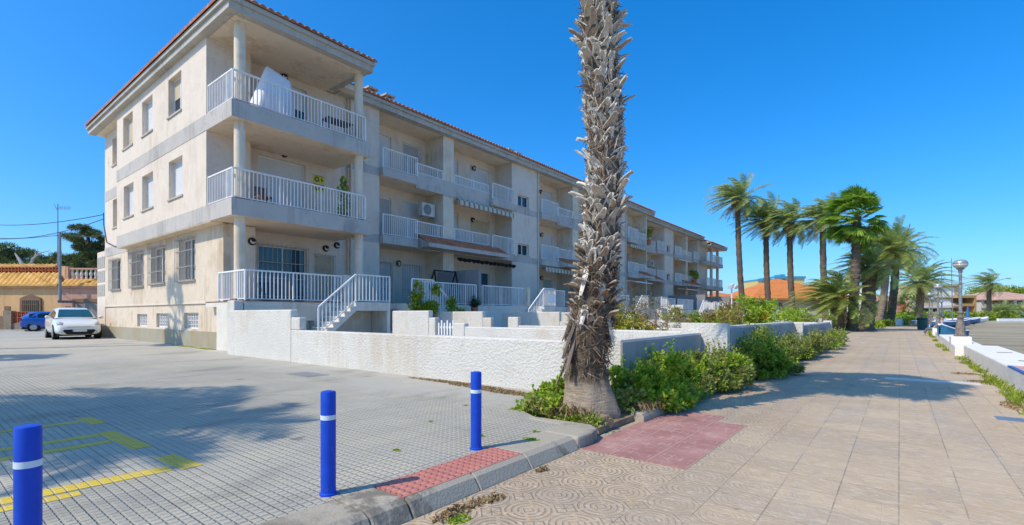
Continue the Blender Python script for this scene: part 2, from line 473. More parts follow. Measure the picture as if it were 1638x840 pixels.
# kerb stones
def kerbstone(y0, y1, top=True):
    k = MB()
    if top: pr = [(-3.07,-.3),(-2.60,-.3),(-2.60,PZ+.0),(-2.665,-.022),(-2.72,.006),(-3.07,.006)]
    else:   pr = [(-2.90,-.3),(-2.60,-.3),(-2.60,PZ+.0),(-2.665,-.022),(-2.713,.002),(-2.90,.002)]
    k.prism([(a, c) for a, c in pr], y0, y1, 'y')
    return struct(k.build('kerb', M['kerb'], bevel=.012))
ys = [-6.0,-5.0,-4.0,-3.0,-2.0,-1.0,0.0,.92,1.90,2.215]
for p, q in zip(ys, ys[1:]): kerbstone(p+.004, q-.004)
for p, q in ((2.22,2.90),(2.90,3.59)): kerbstone(p+.004, q-.004, False)
kerbstone(3.594, 4.42)
k = MB(); k.prism([(-3.07,4.428),(-2.62,4.428),(-2.60,4.70),(-2.66,4.92),(-2.80,5.05),(-3.2,5.03),(-3.62,4.98),(-3.6,4.85),(-3.07,4.80)], -.3, .006); struct(k.build('kerb', M['kerb'], bevel=.03))
# low edging of the planting bed
k = MB()
for i, (y0, y1) in enumerate(((6.05,7.0),(7.02,7.95),(7.97,9.2),(9.22,10.4))):
    k.prism([(-2.80,-.3),(-2.60,-.3),(-2.60,-.06),(-2.63,-.015),(-2.77,-.010),(-2.80,-.03)], y0, y1, 'y')
struct(k.build('bed_edging', M['kerb'], bevel=.01))
k = MB()
pts = [(-2.58,22.0),(-2.52,26),(-2.56,30),(-2.66,34.5),(-2.95,36)]
for p, q in zip(pts, pts[1:]):
    k.bar((p[0],p[1],-.06), (q[0],q[1],-.06), .16, .22)
struct(k.build('bed_edging', M['kerb'], bevel=.02))
# stone channel and pale patch across the promenade
b = MB(); b.box(-.25, 1.28, 13.35, 13.75, PZ-.01, PZ+.004); struct(b.build('pale_paving_strip', M['pale_strip'] if 'pale_strip' in M else M.setdefault('pale_strip', plain('pale_strip', (.60,.57,.50), .9, var=.12, obj=False))))
b = MB(); b.box(1.02, 1.66, 9.12, 9.42, PZ-.01, PZ+.004); struct(b.build('drain_slab', M['steel']))

# ------------------------------------------------------------------ apartment building
BLD = thing('apartment_building', (-26, 30, 0), 'long cream three-storey apartment block with grey bands, white balconies and tiled eaves', 'apartment building')
def part(name, mb, mats, parent=None, **kw):
    return mb.build(name, mats, parent or BLD, **kw)
def holed(mb, u0, u1, z0, z1, holes, P, depth, mi=0):
    """front sheet with reveals. P(u, z, w): w is depth into the wall"""
    us = sorted({u0, u1, *[h[0] for h in holes], *[h[1] for h in holes]})
    zs = sorted({z0, z1, *[h[2] for h in holes], *[h[3] for h in holes]})
    us = [u for u in us if u0 <= u <= u1]; zs = [z for z in zs if z0 <= z <= z1]
    for a, c in zip(us, us[1:]):
        for e, g in zip(zs, zs[1:]):
            mu, mz = (a+c)/2, (e+g)/2
            if any(h[0] < mu < h[1] and h[2] < mz < h[3] for h in holes): continue
            mb.face([P(a,e,0), P(c,e,0), P(c,g,0), P(a,g,0)], mi)
    for h in holes:
        a, c, e, g = h[:4]
        mb.face([P(a,e,0), P(a,e,depth), P(a,g,depth), P(a,g,0)], mi)
        mb.face([P(c,e,depth), P(c,e,0), P(c,g,0), P(c,g,depth)], mi)
        mb.face([P(a,g,0), P(a,g,depth), P(c,g,depth), P(c,g,0)], mi)
        mb.face([P(a,e,depth), P(a,e,0), P(c,e,0), P(c,e,depth)], mi)
    mb.face([P(u0,z0,depth+.02), P(u1,z0,depth+.02), P(u1,z1,depth+.02), P(u0,z1,depth+.02)], mi)
    mb.face([P(u0,z0,0), P(u0,z1,0), P(u0,z1,depth+.02), P(u0,z0,depth+.02)], mi)
    mb.face([P(u1,z0,0), P(u1,z0,depth+.02), P(u1,z1,depth+.02), P(u1,z1,0)], mi)
    mb.face([P(u0,z1,0), P(u1,z1,0), P(u1,z1,depth+.02), P(u0,z1,depth+.02)], mi)
def PY(Y):                                     # wall facing -Y
    return lambda u, z, w: (u, Y + w, z)
def PX(X):                                     # wall facing +X
    return lambda u, z, w: (X - w, u, z)
def Pbox(mb, P, u0, u1, z0, z1, w0, w1, mi=0):
    a = P(u0, z0, w0); c = P(u1, z1, w1)
    mb.box(a[0], c[0], a[1], c[1], z0, z1, mi)
def window(P, u0, u1, z0, z1, depth, kind='shutter', sill=True, parent=None, name='window'):
    """frame + shutter or panes set back in its hole"""
    f = MB(); t = .05; w0, w1 = depth-.06, depth+.01
    Pbox(f, P, u0, u0+t, z0, z1, w0, w1); Pbox(f, P, u1-t, u1, z0, z1, w0, w1)
    Pbox(f, P, u0+t, u1-t, z1-t, z1, w0, w1); Pbox(f, P, u0+t, u1-t, z0, z0+t, w0, w1)
    if kind in ('pane', 'half', 'door'):
        m = (u0+u1)/2; Pbox(f, P, m-.03, m+.03, z0+t, z1-t, w0+.004, w1)
    o = part(name, f, M['white'])
    if kind.startswith('shutter'):
        s = MB(); Pbox(s, P, u0+t, u1-t, z0+t, z1-t, depth-.04, depth)
        s.build('shutter', M[kind], o)
    elif kind == 'half':
        zm = z0 + (z1-z0)*.48
        s = MB(); Pbox(s, P, u0+t, u1-t, zm, z1-t, depth-.05, depth-.03); s.build('shutter', M['shutter_beige'], o)
        g = MB(); Pbox(g, P, u0+t, u1-t, z0+t, zm, depth-.02, depth-.005); g.build('pane', M['glass'], o)
    else:
        g = MB(); Pbox(g, P, u0+t, u1-t, z0+t, z1-t, depth-.02, depth-.005)
        g.build('pane', M['glass_blue'] if kind == 'door' else M['glass'], o)
    if sill:
        s = MB(); Pbox(s, P, u0-.07, u1+.07, z0-.07, z0-.003, -.05, depth-.07)
        s.build('sill', M['fascia'], o)
    return o
def grille(P, u0, u1, z0, z1, out=.14, pitch=.13, parent=None):
    pitch *= 1.15
    g = MB()
    n = max(3, int(round((u1-u0)/pitch)))
    for i in range(n+1):
        u = u0 + (u1-u0)*i/n
        Pbox(g, P, u-.008, u+.008, z0, z1, -out-.008, -out+.008)
    for z in (z0+.08, (z0+z1)/2-.3, (z0+z1)/2+.35, z1-.08):
        Pbox(g, P, u0, u1, z-.014, z+.014, -out+.011, -out+.031)
        for u in (u0, u1): Pbox(g, P, u-.012, u+.012, z-.012, z+.012, -out+.032, .02)
    return part('window_grille', g, M['grille'])
def railing(pts, h=1.0, pitch=.135, base=.06, parent=None, posts=True, slope=False):
    """pts: floor points of a polyline"""
    r = MB()
    for k, (p, q) in enumerate(zip(pts, pts[1:])):
        p = Vector(p); q = Vector(q); L = (q-p).length; d = (q-p)/L
        up = Vector((0,0,1))
        r.bar(p+up*h, q+up*h, .065, .05); r.bar(p+up*base, q+up*base, .04, .03)
        n = max(2, int(round((q-p).to_2d().length/pitch)))
        for i in range(1 if k else 0, n+1):
            e = p + (q-p)*(i/n)
            big = posts and (i in (0, n) or i % 12 == 0)
            w = .05 if big else .026
            r.bar(e+up*(0 if big else base), e+up*(h-.02), w, w, up=d.to_3d() if abs(d.z) < .5 else (1,0,0))
    return part('railing', r, M['rail'])
M['grille'] = plain('aged_grille_paint', (.50,.47,.42), .6, var=.2, scale=5)
def wall_lamp(P, u, z, kind='round'):
    l = MB()
    c = P(u, z, -.06)
    if kind == 'round':
        a = P(u, z, 0); n = Vector(P(0,0,-1)) - Vector(P(0,0,0))
        l.tube([Vector(a), Vector(a)+n*.05, Vector(a)+n*.10], [.15,.15,.12], 14)
        o = part('wall_lamp', l, M['dark'])
        g = MB(); g.tube([Vector(a)+n*.085, Vector(a)+n*.13, Vector(a)+n*.145], [.105,.09,.03], 14)
        g.build('lamp_glass', M['lampglass'], o)
        s = MB(); s.tube([Vector(a)+n*.13+Vector((0,0,.045)), Vector(a)+n*.155+Vector((0,0,.05))], [.085,.07], 12); s.build('lamp_hood', M['dark'], o)
    else:
        a = Vector(P(u, z, 0)); n = Vector(P(0,0,-1)) - Vector(P(0,0,0))
        l.box(*sorted((a.x, (a+n*.04).x)), a.y-.05, a.y+.05, a.z-.1, a.z+.12)
        l.bar(a+n*.03+Vector((0,0,.06)), a+n*.17+Vector((0,0,.16)), .03)
        e = a+n*.17
        l.tube([e+Vector((0,0,.18)), e+Vector((0,0,.10)), e+Vector((0,0,.09))], [.02,.11,.12], 6)
        for k in range(6):
            t = k*math.pi/3; o2 = Vector((math.cos(t), math.sin(t), 0))
            l.bar(e+o2*.10+Vector((0,0,.09)), e+o2*.07+Vector((0,0,-.13)), .014)
        l.tube([e+Vector((0,0,-.13)), e+Vector((0,0,-.17))], [.08,.03], 6)
        o = part('wall_lamp', l, M['dark'])
        g = MB(); g.tube([e+Vector((0,0,.085)), e+Vector((0,0,-.125))], [.085,.06], 6); g.build('lamp_glass', M['lampglass'], o)
M['lampglass'] = plain('frosted_lamp_glass', (.70,.68,.58), .3, var=.05)

# ---- corner block: side wall (faces the camera side)
UY, LY = 7.08, 7.5
F1, F2, SOF = 5.21, 8.52, 11.34
w = MB()
up = [(-23.6,-22.15,9.35,10.9),(-27.0,-25.57,9.35,10.9),(-29.92,-28.4,9.35,10.9)]
mid = [(-23.55,-22.03,5.98,7.53),(-27.0,-25.5,5.98,7.53),(-29.83,-28.28,5.98,7.53)]
holed(w, -31.0, -19.69, 4.63, SOF, up+mid, PY(UY), .26)
part('wall', w, M['wall'])
w = MB()
b1 = [(-33.7,-32.8,9.37,10.85)]; b2 = [(-33.62,-32.66,5.98,7.5)]; b0 = [(-33.85,-32.15,2.62,4.22)]
low = [(-23.75,-22.0,2.67,4.38),(-27.3,-25.45,2.68,4.34),(-30.25,-28.4,2.65,4.33)]
holed(w, -35.2, -19.3, 1.73, 4.63, b0+low, PY(LY), .24)
part('wall', w, M['wall_low'])
w = MB(); holed(w, -35.2, -30.99, 4.631, SOF, b1+b2, PY(LY), .24); part('wall', w, M['wall'])
w = MB()
bas = [(-23.25,-21.72,.70,1.35),(-26.68,-25.2,.70,1.33),(-29.5,-28.0,.70,1.30)]
holed(w, -35.2, -19.3, .62, 1.729, bas, PY(LY+.035), .18); part('wall', w, M['wall_low'])
w = MB(); w.box(-36.9, -19.2, LY-.03, LY+.3, -.1, .62); part('plinth', w, M['plinth'])
w = MB(); w.box(-35.25, -19.27, LY-.02, LY+.03, 1.70, 1.76); part('ledge', w, M['wall'])
# grey bands
for q in ((-31.012, -19.69, UY-.012, UY+.05, 7.94, 8.52), (-31.012, -19.69, UY-.012, UY+.03, 4.63, 5.21), (-35.212, -31.02, LY-.012, LY+.05, 7.6, 8.15), (-35.212, -31.02, LY-.012, LY+.05, 4.5, 5.0)):
    w = MB(); w.box(*q); part('grey_band', w, M['band'])
w = MB(); w.box(-31.0, -19.3, UY, LY+.2, 4.60, 4.628); part('soffit', w, M['soffit'])
K = ['half','shutter','shutter_beige']
for h, kd in zip(up, K): window(PY(UY), *h, .26, kd)
for h, kd in zip(mid, ['shutter','shutter','shutter']): window(PY(UY), *h, .26, kd)
window(PY(LY), *b1[0], .24, 'shutter_beige'); window(PY(LY), *b2[0], .24, 'shutter_beige')
for h in b0+low:
    window(PY(LY), *h, .24, 'pane'); grille(PY(LY), h[0]-.06, h[1]+.06, h[2]-.08, h[3]+.06, .13, .14)
for h in bas:
    o = window(PY(LY+.035), *h, .17, 'shutter_grey', sill=False)
    g = MB()
    for i in range(1, 6): u = h[0]+(h[1]-h[0])*i/6; Pbox(g, PY(LY+.035), u-.012, u+.012, h[2]+.04, h[3]-.04, .08, .10)
    for i in range(1, 4): z = h[2]+(h[3]-h[2])*i/4; Pbox(g, PY(LY+.035), h[0]+.04, h[1]-.04, z-.012, z+.012, .101, .12)
    g.build('window_grille', M['rail'], o)
# utility annexe with louvred vents at the far end
w = MB(); w.box(-36.9, -35.215, LY+.01, LY+2.2, .0, 4.88); part('annexe', w, M['wall'])
for r in range(3):
    v = MB(); z0 = 2.35 + r*.80
    v.box(-36.82, -35.25, LY-.0, LY+.02, z0-.03, z0+.64)
    for c in range(4):
        x0 = -36.8 + c*.40
        for i in range(9): v.box(x0, x0+.33, LY-.012, LY+.005, z0+.07*i, z0+.07*i+.045)
    part('vent', v, M['fascia'])
# shell behind
w = MB(); w.box(-35.2, -20.6, 7.78, 12.4, -.1, 1.6); w.box(-35.15, -34.95, 7.8, 16, 0, SOF); w.box(-35.15, -21.9, 15.9, 16.1, 0, SOF); part('inner_wall', w, M['wall'])
# front of corner block
w = MB()
w.box(-20.3, -19.69, UY+.285, 8.63, 4.63, SOF); w.box(-20.3, -19.3, LY+.265, 8.63, 1.73, 4.60)
w.box(-19.95, -19.692, UY+.001, UY+.285, 4.631, SOF-.001)
part('wall', w, M['wall'])
BX = -20.3
d0, d1, d2 = (9.2,11.25,1.76,4.1), (9.2,11.2,F1+.02,7.75), (9.6,11.25,F2+.02,11.0)
w = MB(); holed(w, 8.63, 13.2, 1.73, SOF, [d0, d1, d2, (11.62,12.55,1.76,3.95)], PX(BX), .16); part('wall', w, M['wall'])
window(PX(BX), *d0, .16, 'door', sill=False, name='balcony_door'); window(PX(BX), *d1, .16, 'shutter', sill=False, name='balcony_door')
o = window(PX(BX), 9.6, 11.25, F2+.02, 11.0, .16, 'door', sill=False, name='balcony_door')
s = MB(); Pbox(s, PX(BX), 9.66, 11.19, 10.1, 10.94, .10, .13); s.build('shutter', M['shutter'], o)
window(PX(BX), 11.62, 12.55, 1.76, 3.95, .16, 'shutter_beige', sill=False, name='entrance_door')
grille(PX(BX), 9.15, 11.3, 1.95, 4.2, .07, .17); grille(PX(BX), 11.6, 12.6, 1.95, 4.0, .07, .15)
wall_lamp(PX(BX), 10.25, 11.25); wall_lamp(PX(BX), 10.25, 8.02); wall_lamp(PX(BX), 12.15, 4.25); wall_lamp(PX(BX), 12.7, 4.45); wall_lamp(PX(-19.3), 8.5, 4.05)
# slabs with grey fascia and cream underside
def slab(x0, x1, y0, y1, z0, z1, mi=0):
    s = MB(); s.box(x0, x1, y0, y1, z0, z1, 0, bot=1, top=2); return part('balcony_slab', s, [M['band'], M['soffit'], M['tilefloor']])
M['tilefloor'] = plain('brick_red_floor', (.30,.14,.09), .8, var=.2)
XF = -17.54
for z in (F1, F2): slab(-20.29, XF, UY-.011, 12.62, z-.58, z)
w = MB(); w.box(-20.29, -17.04, 7.28, 12.62, 1.55, 1.72, 0, top=1); w.box(-20.29, -17.02, 7.26, 12.62, 1.7205, 1.75, 1); part('terrace_floor', w, [M['white_smooth'], M['tilefloor']])
for z, t in ((1.75, F1-.58), (F1, F2-.58), (F2, SOF)):
    c = MB()
    for cx, cy in ((-17.90,7.48),(-17.85,12.2)):
        c = MB(); c.tube([(cx,cy,z), (cx,cy,t)], [.18,.18], 24); part('column', c, M['column'], smooth=False)
        c = MB(); c.box(cx-.23, cx+.23, cy-.23, cy+.23, z, z+.07); part('column_base', c, M['tilefloor'])
for z in (F1, F2):
    railing([(-19.66,UY+.06,z), (XF-.07,UY+.06,z), (XF-.07,12.35,z)], 1.02)
railing([(-19.25,7.33,1.75), (-17.12,7.33,1.75), (-17.12,10.9,1.75)], 1.02)
w = MB(); w.box(-17.3, -17.02, 10.97, 11.27, 1.76, 2.82); part('pier', w, M['white_smooth'])
w = MB()
holed(w, 7.27, 12.62, 0, 1.549, [(8.9,9.75,.0,1.05)], PX(-17.06), .3); w.box(-19.29, -17.08, 7.27, 7.5, 0, 1.549)
part('terrace_wall', w, M['white_smooth'])

# ---- long wing
def strip(S, y0, y1, wy=None, floors=(F1, F2), base=1.7):
    w = MB(); D = .2
    holes = [(wy[0], wy[1], f+.10, f+.86) for f in floors] if wy else []
    holed(w, y0, y1, base, SOF, holes, PX(S), D)
    w.box(S-1.9, S-D-.025, y0, y1, base, SOF)
    part('wall', w, M['wall'])
    for f in floors: g = MB(); g.box(S-.03, S+.012, y0-.0, y1, f-.41, f); part('grey_band', g, M['band'])
    for h in holes: window(PX(S), *h, D, 'pane')
def wing_roofbits(): pass
def canopy(S, y0, y1, z=F1):
    """small tiled lean-to over the ground-floor terrace"""
    r = corr((S+.06, y0, z+.30), (S+.06, y1, z+.30), Vector((.88,0,-.48)), .26, .05)
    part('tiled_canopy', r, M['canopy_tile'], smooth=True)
    w = MB(); w.prism([(S+.06,z-.40),(S+.98,z-.40),(S+.98,z-.20),(S+.06,z+.22)], y0, y1, 'y'); part('canopy_beam', w, M['band'])
def corr(p, q, run, pitch=.24, amp=.05, cut=None, thick=.05):
    """corrugated tile sheet: eave/top line p-q, run vector, optional cut(u)->fraction"""
    m = MB(); p = Vector(p); q = Vector(q); L = (q-p).length; d = (q-p)/L
    n = max(1, int(L/pitch)); st = 6; prev = None
    up = Vector((0,0,1))
    rows = 6
    for i in range(n*st+1):
        u = L*i/(n*st); h = amp*abs(math.sin(math.pi*i/st))
        fr = cut(u) if cut else 1.0
        a = p + d*u
        col = [a + run*(fr*k/rows) + up*(h + (.018 if k % 2 else 0)) for k in range(rows+1)]
        low = a + up*(-thick); lowb = a + run*fr + up*(-thick)
        if prev:
            for k in range(rows): m.face([prev[0][k], col[0+k], col[k+1], prev[0][k+1]])
            m.face([prev[1], low, col[0], prev[0][0]]); m.face([prev[0][-1], col[-1], lowb, prev[2]])
        prev = (col, low, lowb)
    return m
def apt(S, y0, y1, side, k, drop=0.0):
    """one flat on three floors. side -1: the railed bay is at the y0 end, +1: at the y1 end"""
    bk = S - 1.45
    L = y1 - y0
    def Y(t): return y0 + t if side < 0 else y1 - t
    def span(t0, t1): return tuple(sorted((Y(t0), Y(t1))))
    rl = 2.28
    a = span(1.02,1.85); c = span(2.65,3.9) if side < 0 else span(.6,2.45); a = a if side < 0 else span(3.55,4.25)
    holes = []
    for f in (1.76, F1+.02, F2+.02): holes += [(a[0],a[1],f,f+2.3), (c[0],c[1],f,f+2.3)]
    w = MB(); holed(w, y0, y1, 1.7, SOF, holes, PX(bk), .14); part('wall', w, M['wall'])
    kinds = ['shutter','shutter_beige','shutter','shutter','shutter_grey','shutter']
    for i, h in enumerate(holes):
        kd = kinds[(i*2+k) % 6]
        if i == 1 and k == 1: kd = 'door'
        window(PX(bk), *h, .14, kd, sill=False, name='balcony_door')
    if k in (0, 3, 5):
        grille(PX(bk), a[0]-.04, a[1]+.04, 1.8, 4.1, .05, .14); grille(PX(bk), c[0]-.04, c[1]+.04, 1.8, 4.1, .05, .14)
    # upper floor
    r0, r1 = span(.0, rl); q0, q1 = span(rl, L)
    slab(bk, S+.28, r0+.01, r1-.01, F2-.42, F2); slab(bk, S-.06, q0-.009, q1, F2-.42, F2)
    w = MB(); w.box(S-.06, S+.05, q0+.005, q1-.005, F2-.52, F2+.30); part('parapet', w, M['band'])
    e0, e1 = (r0+.05, r1-.05)
    railing([(S+.22,e0,F2), (S+.22,e1,F2)], .96, .13); railing([(S,q0+.06,F2+.30), (S,q1-.06,F2+.30)], .50, .13, .03)
    # first floor
    slab(bk, S+.28, r0+.01, r1-.01, F1-.42, F1); slab(bk, S-.06, q0-.009, q1, F1-.42, F1)
    w = MB(); w.box(S-.06, S+.05, q0+.005, q1-.005, F1-.45, F1+.36); part('parapet', w, M['band'])
    railing([(S+.22,e0,F1), (S+.22,e1,F1)], 1.02, .13); railing([(S,q0+.03,F1+.36), (S,q1-.03,F1+.36)], .66, .13, .03)
    for f in (1.76, F1, F2):
        if (k + int(f)) % 3 != 2: wall_lamp(PX(bk), Y(2.25), f+2.15 if f > 2 else f+2.3, 'lantern' if (k + int(f)) % 2 else 'round')
def divider(S, y0, y1, base=1.7):
    w = MB(); w.box(S-1.5, S+.0, y0, y1, base, SOF); part('wall', w, M['column'])
    for za, zb in ((F2-.52, F2+.30), (F1-.45, F1+.36)): w = MB(); w.box(S-.02, S+.055, y0+.003, y1-.003, za, zb); part('grey_band', w, M['band'])
SA, SB = -20.15, -21.3
strip(SA, 13.2, 14.95, (13.62,14.0), floors=(F1, F2))
apt(SA, 14.95, 19.28, -1, 0); divider(SA, 19.28, 20.1); apt(SA, 20.1, 25.5, 1, 1)
strip(SA, 25.5, 28.6, (26.15,27.4))
apt(SA, 28.6, 33.2, -1, 2); divider(SA, 33.2, 34.1); apt(SA, 34.1, 39.5, 1, 3)
strip(SA, 39.5, 42.75, (40.2,41.5))
apt(SA, 42.75, 47.4, -1, 4)
w = MB(); w.box(SB-1.5, SA, 47.41, 47.6, 1.7, SOF); part('wall', w, M['column'])
apt(SB, 47.6, 55.0, 1, 5)
strip(SB, 55.0, 58.2, (56.0,57.1))
apt(SB, 58.2, 62.6, -1, 6); divider(SB, 62.6, 63.3); apt(SB, 63.3, 67.2, 1, 7)
strip(SB, 67.2, 71.5, None)
canopy(SA, 17.3, 24.0); canopy(SA, 30.95, 37.3); canopy(SA, 45.05, 47.35); canopy(SB, 48.2, 53.0); canopy(SB, 60.6, 66.3)
# end block with its own balconies
XE = -20.3
for z in (F1, F2): slab(SB-1.4, XE, 68.0, 75.6, z-.5, z); railing([(XE-.08,68.1,z), (XE-.08,75.5,z), (SB-1.0,75.5,z)], 1.05, .16)
slab(SB-1.4, XE+.3, 68.0, 75.6, 1.55, 1.75)
w = MB(); w.box(SB-3, SB-1.5, 71.5, 75.6, 0, SOF-.4); part('wall', w, M['wall'])
for z, t in ((1.75, F1-.5), (F1, F2-.5), (F2, SOF-.75)):
    for cy in (71.9, 74.9):
        c = MB(); c.tube([(-20.9,cy,z), (-20.9,cy,t)], [.2,.2], 16); part('column', c, M['column'])
# back shell so that no light comes through
w = MB(); w.box(SA-1.95, SA-1.75, 13.2, 47.5, 0, SOF); w.box(SB-1.95, SB-1.75, 47.5, 75, 0, SOF); w.box(SB-1.9, SB-1.6, 71, 75.6, 0, SOF-.5); part('inner_wall', w, M['wall'])
# ---- roofs
def roof_eave(x, y0, y1, zs, ret=None):
    """fascia in two steps along an eave facing +X, with soffit"""
    f = MB(); f.box(x-.5, x, y0, y1, zs+.24, zs+.40); f.box(x-.5, x-.09, y0, y1, zs-.0, zs+.238); part('eave_fascia', f, M['fascia'])
def soffit(x0, x1, y0, y1, zs):
    s = MB(); s.box(x0, x1, y0, y1, zs, zs+.05); part('soffit', s, M['soffit'])
ZR = SOF+.44
# corner block
CE, CX, CYL, CYR = 6.75, -17.1, 6.75, 12.5
f = MB()
f.box(-35.6, CX, CE, CE+.3, SOF+.24, SOF+.40); f.box(-35.6, CX-.09, CE+.09, CE+.4, SOF, SOF+.238)
f.box(CX-.3, CX, CE+.301, CYR, SOF+.24, SOF+.40); f.box(CX-.4, CX-.09, CE+.401, CYR-.05, SOF, SOF+.238)
f.box(-20, CX-.301, CYR-.3, CYR, SOF+.24, SOF+.40); f.box(-20, CX-.401, CYR-.35, CYR-.09, SOF, SOF+.238)
part('eave_fascia', f, M['fascia'])
s_ = MB(); s_.box(-24, -19.4, 12.13, 13.4, SOF+.06, SOF+.3); part('soffit', s_, M['soffit'])
soffit(-35.5, CX-.42, CE+.41, CYR-.36, SOF+.002)
r = corr((-35.65,CE-.06,ZR), (CX+.06,CE-.06,ZR), Vector((0,4.6,1.5)), .26, .085, lambda u: max(.01, min(1, (-(-35.65)+(CX+.06)-u)/4.6)))
part('roof', r, M['terracotta'], smooth=True)
r = corr((CX+.06,CE-.06,ZR), (CX+.06,CYR+.06,ZR), Vector((-4.6,0,1.5)), .26, .085, lambda u: max(.01, min(1, u/4.6)))
part('roof', r, M['terracotta'], smooth=True)
r = MB(); r.face([(-35.6,11.2,ZR+1.5),(-21.6,11.2,ZR+1.5),(-21.6,16,ZR+.0),(-35.6,16,ZR+.0)]); r.face([(-21.7,11.2,ZR+1.52),(-21.7,12.5,ZR+1.5),(-17.1,12.5,ZR),(-19.5,12.5,ZR-.4),(-22,13.5,ZR)]); part('roof', r, M['terracotta'])
def wing_roof(x, y0, y1, zs, xb):
    roof_eave(x, y0, y1, zs); soffit(xb, x-.505, y0, y1, zs+.002)
    r = corr((x+.07,y0,zs+.44), (x+.07,y1,zs+.44), Vector((-4.5,0,1.45)), .26, .085); part('roof', r, M['terracotta'], smooth=True)
    g = MB(); g.prism([(x-.02,zs+.40),(x-4.4,zs+1.84),(x-4.4,zs+.1),(x-.02,zs+.1)], y0, y0+.1, 'y'); g.prism([(x-.02,zs+.40),(x-4.4,zs+1.84),(x-4.4,zs+.1),(x-.02,zs+.1)], y1-.1, y1, 'y'); part('gable', g, M['wall'])
wing_roof(-19.70, 12.56, 48.7, SOF, SA-1.9)
wing_roof(-20.75, 48.75, 68.4, SOF-.06, SB-1.9)
wing_roof(-19.9, 68.45, 76.4, SOF-.74, SB-2.9)
for cx, cy, s in ((-20.9,14.95,.42),(-20.9,16.0,.42),(-21.2,26.4,.45),(-21.2,27.3,.42),(-22.4,47.5,.7)):
    c = MB(); c.box(cx-s/2, cx+s/2, cy-s/2, cy+s/2, SOF+.6, SOF+1.12); c.box(cx-s/2-.09, cx+s/2+.09, cy-s/2-.09, cy+s/2+.09, SOF+1.2, SOF+1.29)
    for a in (-1,1):
        for e in (-1,1): c.box(cx+a*(s/2-.05)-.04, cx+a*(s/2-.05)+.04, cy+e*(s/2-.05)-.04, cy+e*(s/2-.05)+.04, SOF+1.12, SOF+1.2)
    part('chimney', c, M['fascia'])
# ---- wing terraces, stairs
TX = -17.1
def terrace(y0, y1, S):
    t = MB(); t.box(S-1.5, TX+.05, y0, y1, 1.55, 1.75, 0, top=1); t.box(TX-.12, TX+.03, y0, y1, 0, 1.549, 0); part('terrace_wall', t, [M['white_smooth'], M['tilefloor']])
terrace(12.64, 27.0, SA); terrace(27.02, 47.4, SA); terrace(47.42, 75.6, SB)
def stairs(yl0, yl1, d, grey=False, panel=False, x0=TX+.06, x1=-16.0):
    """landing yl0..yl1, flight going down towards d (+1/-1 along y)"""
    n = 9; rise = 1.75/n; tr = .235
    st = MB()
    ye = yl1 if d > 0 else yl0
    st.box(x0, x1, yl0, yl1, 1.42, 1.75, 0)
    prof = []
    for i in range(n):
        y = ye + d*tr*i; z = 1.75 - rise*i
        prof += [(y, z if i else 1.75), (y, z-rise)]
    prof2 = [(ye + d*.001, 1.42)] + [(p[0] + d*.001, p[1]) for p in prof[1:]] + [(ye + d*tr*(n-1) + d*.5, 0), (ye + d*tr*(n-1)*.92, 0)]
    st.prism(prof2, x0, x1, 'x', 0)
    e0, e1 = (yl0, yl0+.14) if d > 0 else (yl1-.14, yl1)
    st.box(x0+.01, x1-.01, e0, e1, 0, 1.419)
    o = part('staircase', st, M['white_smooth'])
    t = MB()
    for i in range(1, n): 
        y = ye + d*tr*(i-1); z = 1.75 - rise*i
        t.box(x0+.02, x1+.02, min(y, y+d*(tr+.03)), max(y, y+d*(tr+.03)), z+.003, z+.035)
    t.build('tread', M['white'], o)
    far = yl0 if d > 0 else yl1
    xr = x1 - .05
    railing([(xr, far, 1.75), (xr, ye, 1.75), (xr, ye + d*tr*6.4, 1.75 - rise*6.4)], 1.03, .15)
    if panel:
        p = MB(); p.box(xr+.03, xr+.045, min(far, far-d*.0)-.0, far + d*1.0 if d > 0 else far, 1.8, 2.5)
w = MB(); w.box(TX+.032, TX+.06, 13.0, 14.7, .6, 1.50); part('terrace_panel', w, M['grey_wall_and_shade'])
stairs(10.84, 12.40, -1); stairs(13.55, 14.72, 1)
stairs(23.3, 24.45, -1); stairs(27.3, 28.4, 1); stairs(37.0, 38.1, -1); stairs(41.0, 42.2, 1); stairs(52.6, 53.8, -1); stairs(58.6, 60.0, 1)
for y0, y1 in ((14.8,18.7),(19.15,22.9),(24.5,27.2),(28.5,32.8),(33.3,36.9),(38.2,40.9),(42.3,47.3),(48.0,52.5),(53.9,58.5),(60.1,66.5)):
    railing([(TX-.03,y0,1.75), (TX-.03,y1,1.75)], 1.04, .13)
w = MB(); w.box(SA-.02, TX+.02, 18.85, 19.05, 1.76, 3.62); part('partition', w, M['grey_wall_and_shade'])  # dark grey here paints in the shade from pilaster and balcony above
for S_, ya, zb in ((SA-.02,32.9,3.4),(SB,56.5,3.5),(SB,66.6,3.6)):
    w = MB(); w.box(S_, TX+.02, ya, ya+.2, 1.76, zb); part('partition', w, M['grey_wall_and_shade'])
w = MB(); w.box(TX-.14, TX+.14, 22.95, 23.2, 1.76, 2.85); w.box(TX-.14, TX+.14, 33.0, 33.25, 1.76, 2.85); part('pier', w, M['column'])
# boarded panel on a stair head
p = MB(); p.box(-15.98, -15.955, 23.5, 24.3, 1.95, 2.45); part('panel', p, M['white'])
for S_, y_ in ((SA,13.32),(SA,28.45),(SA,42.6),(SB,55.15)):
    w = MB(); w.tube([(S_+.07,y_,1.76), (S_+.07,y_,SOF-.02)], [.05,.05], 10)
    for z_ in (3, 4.6, 6.2, 7.7, 9.6): w.box(S_, S_+.13, y_-.06, y_+.06, z_, z_+.04)
    part('downpipe', w, M['wall'])
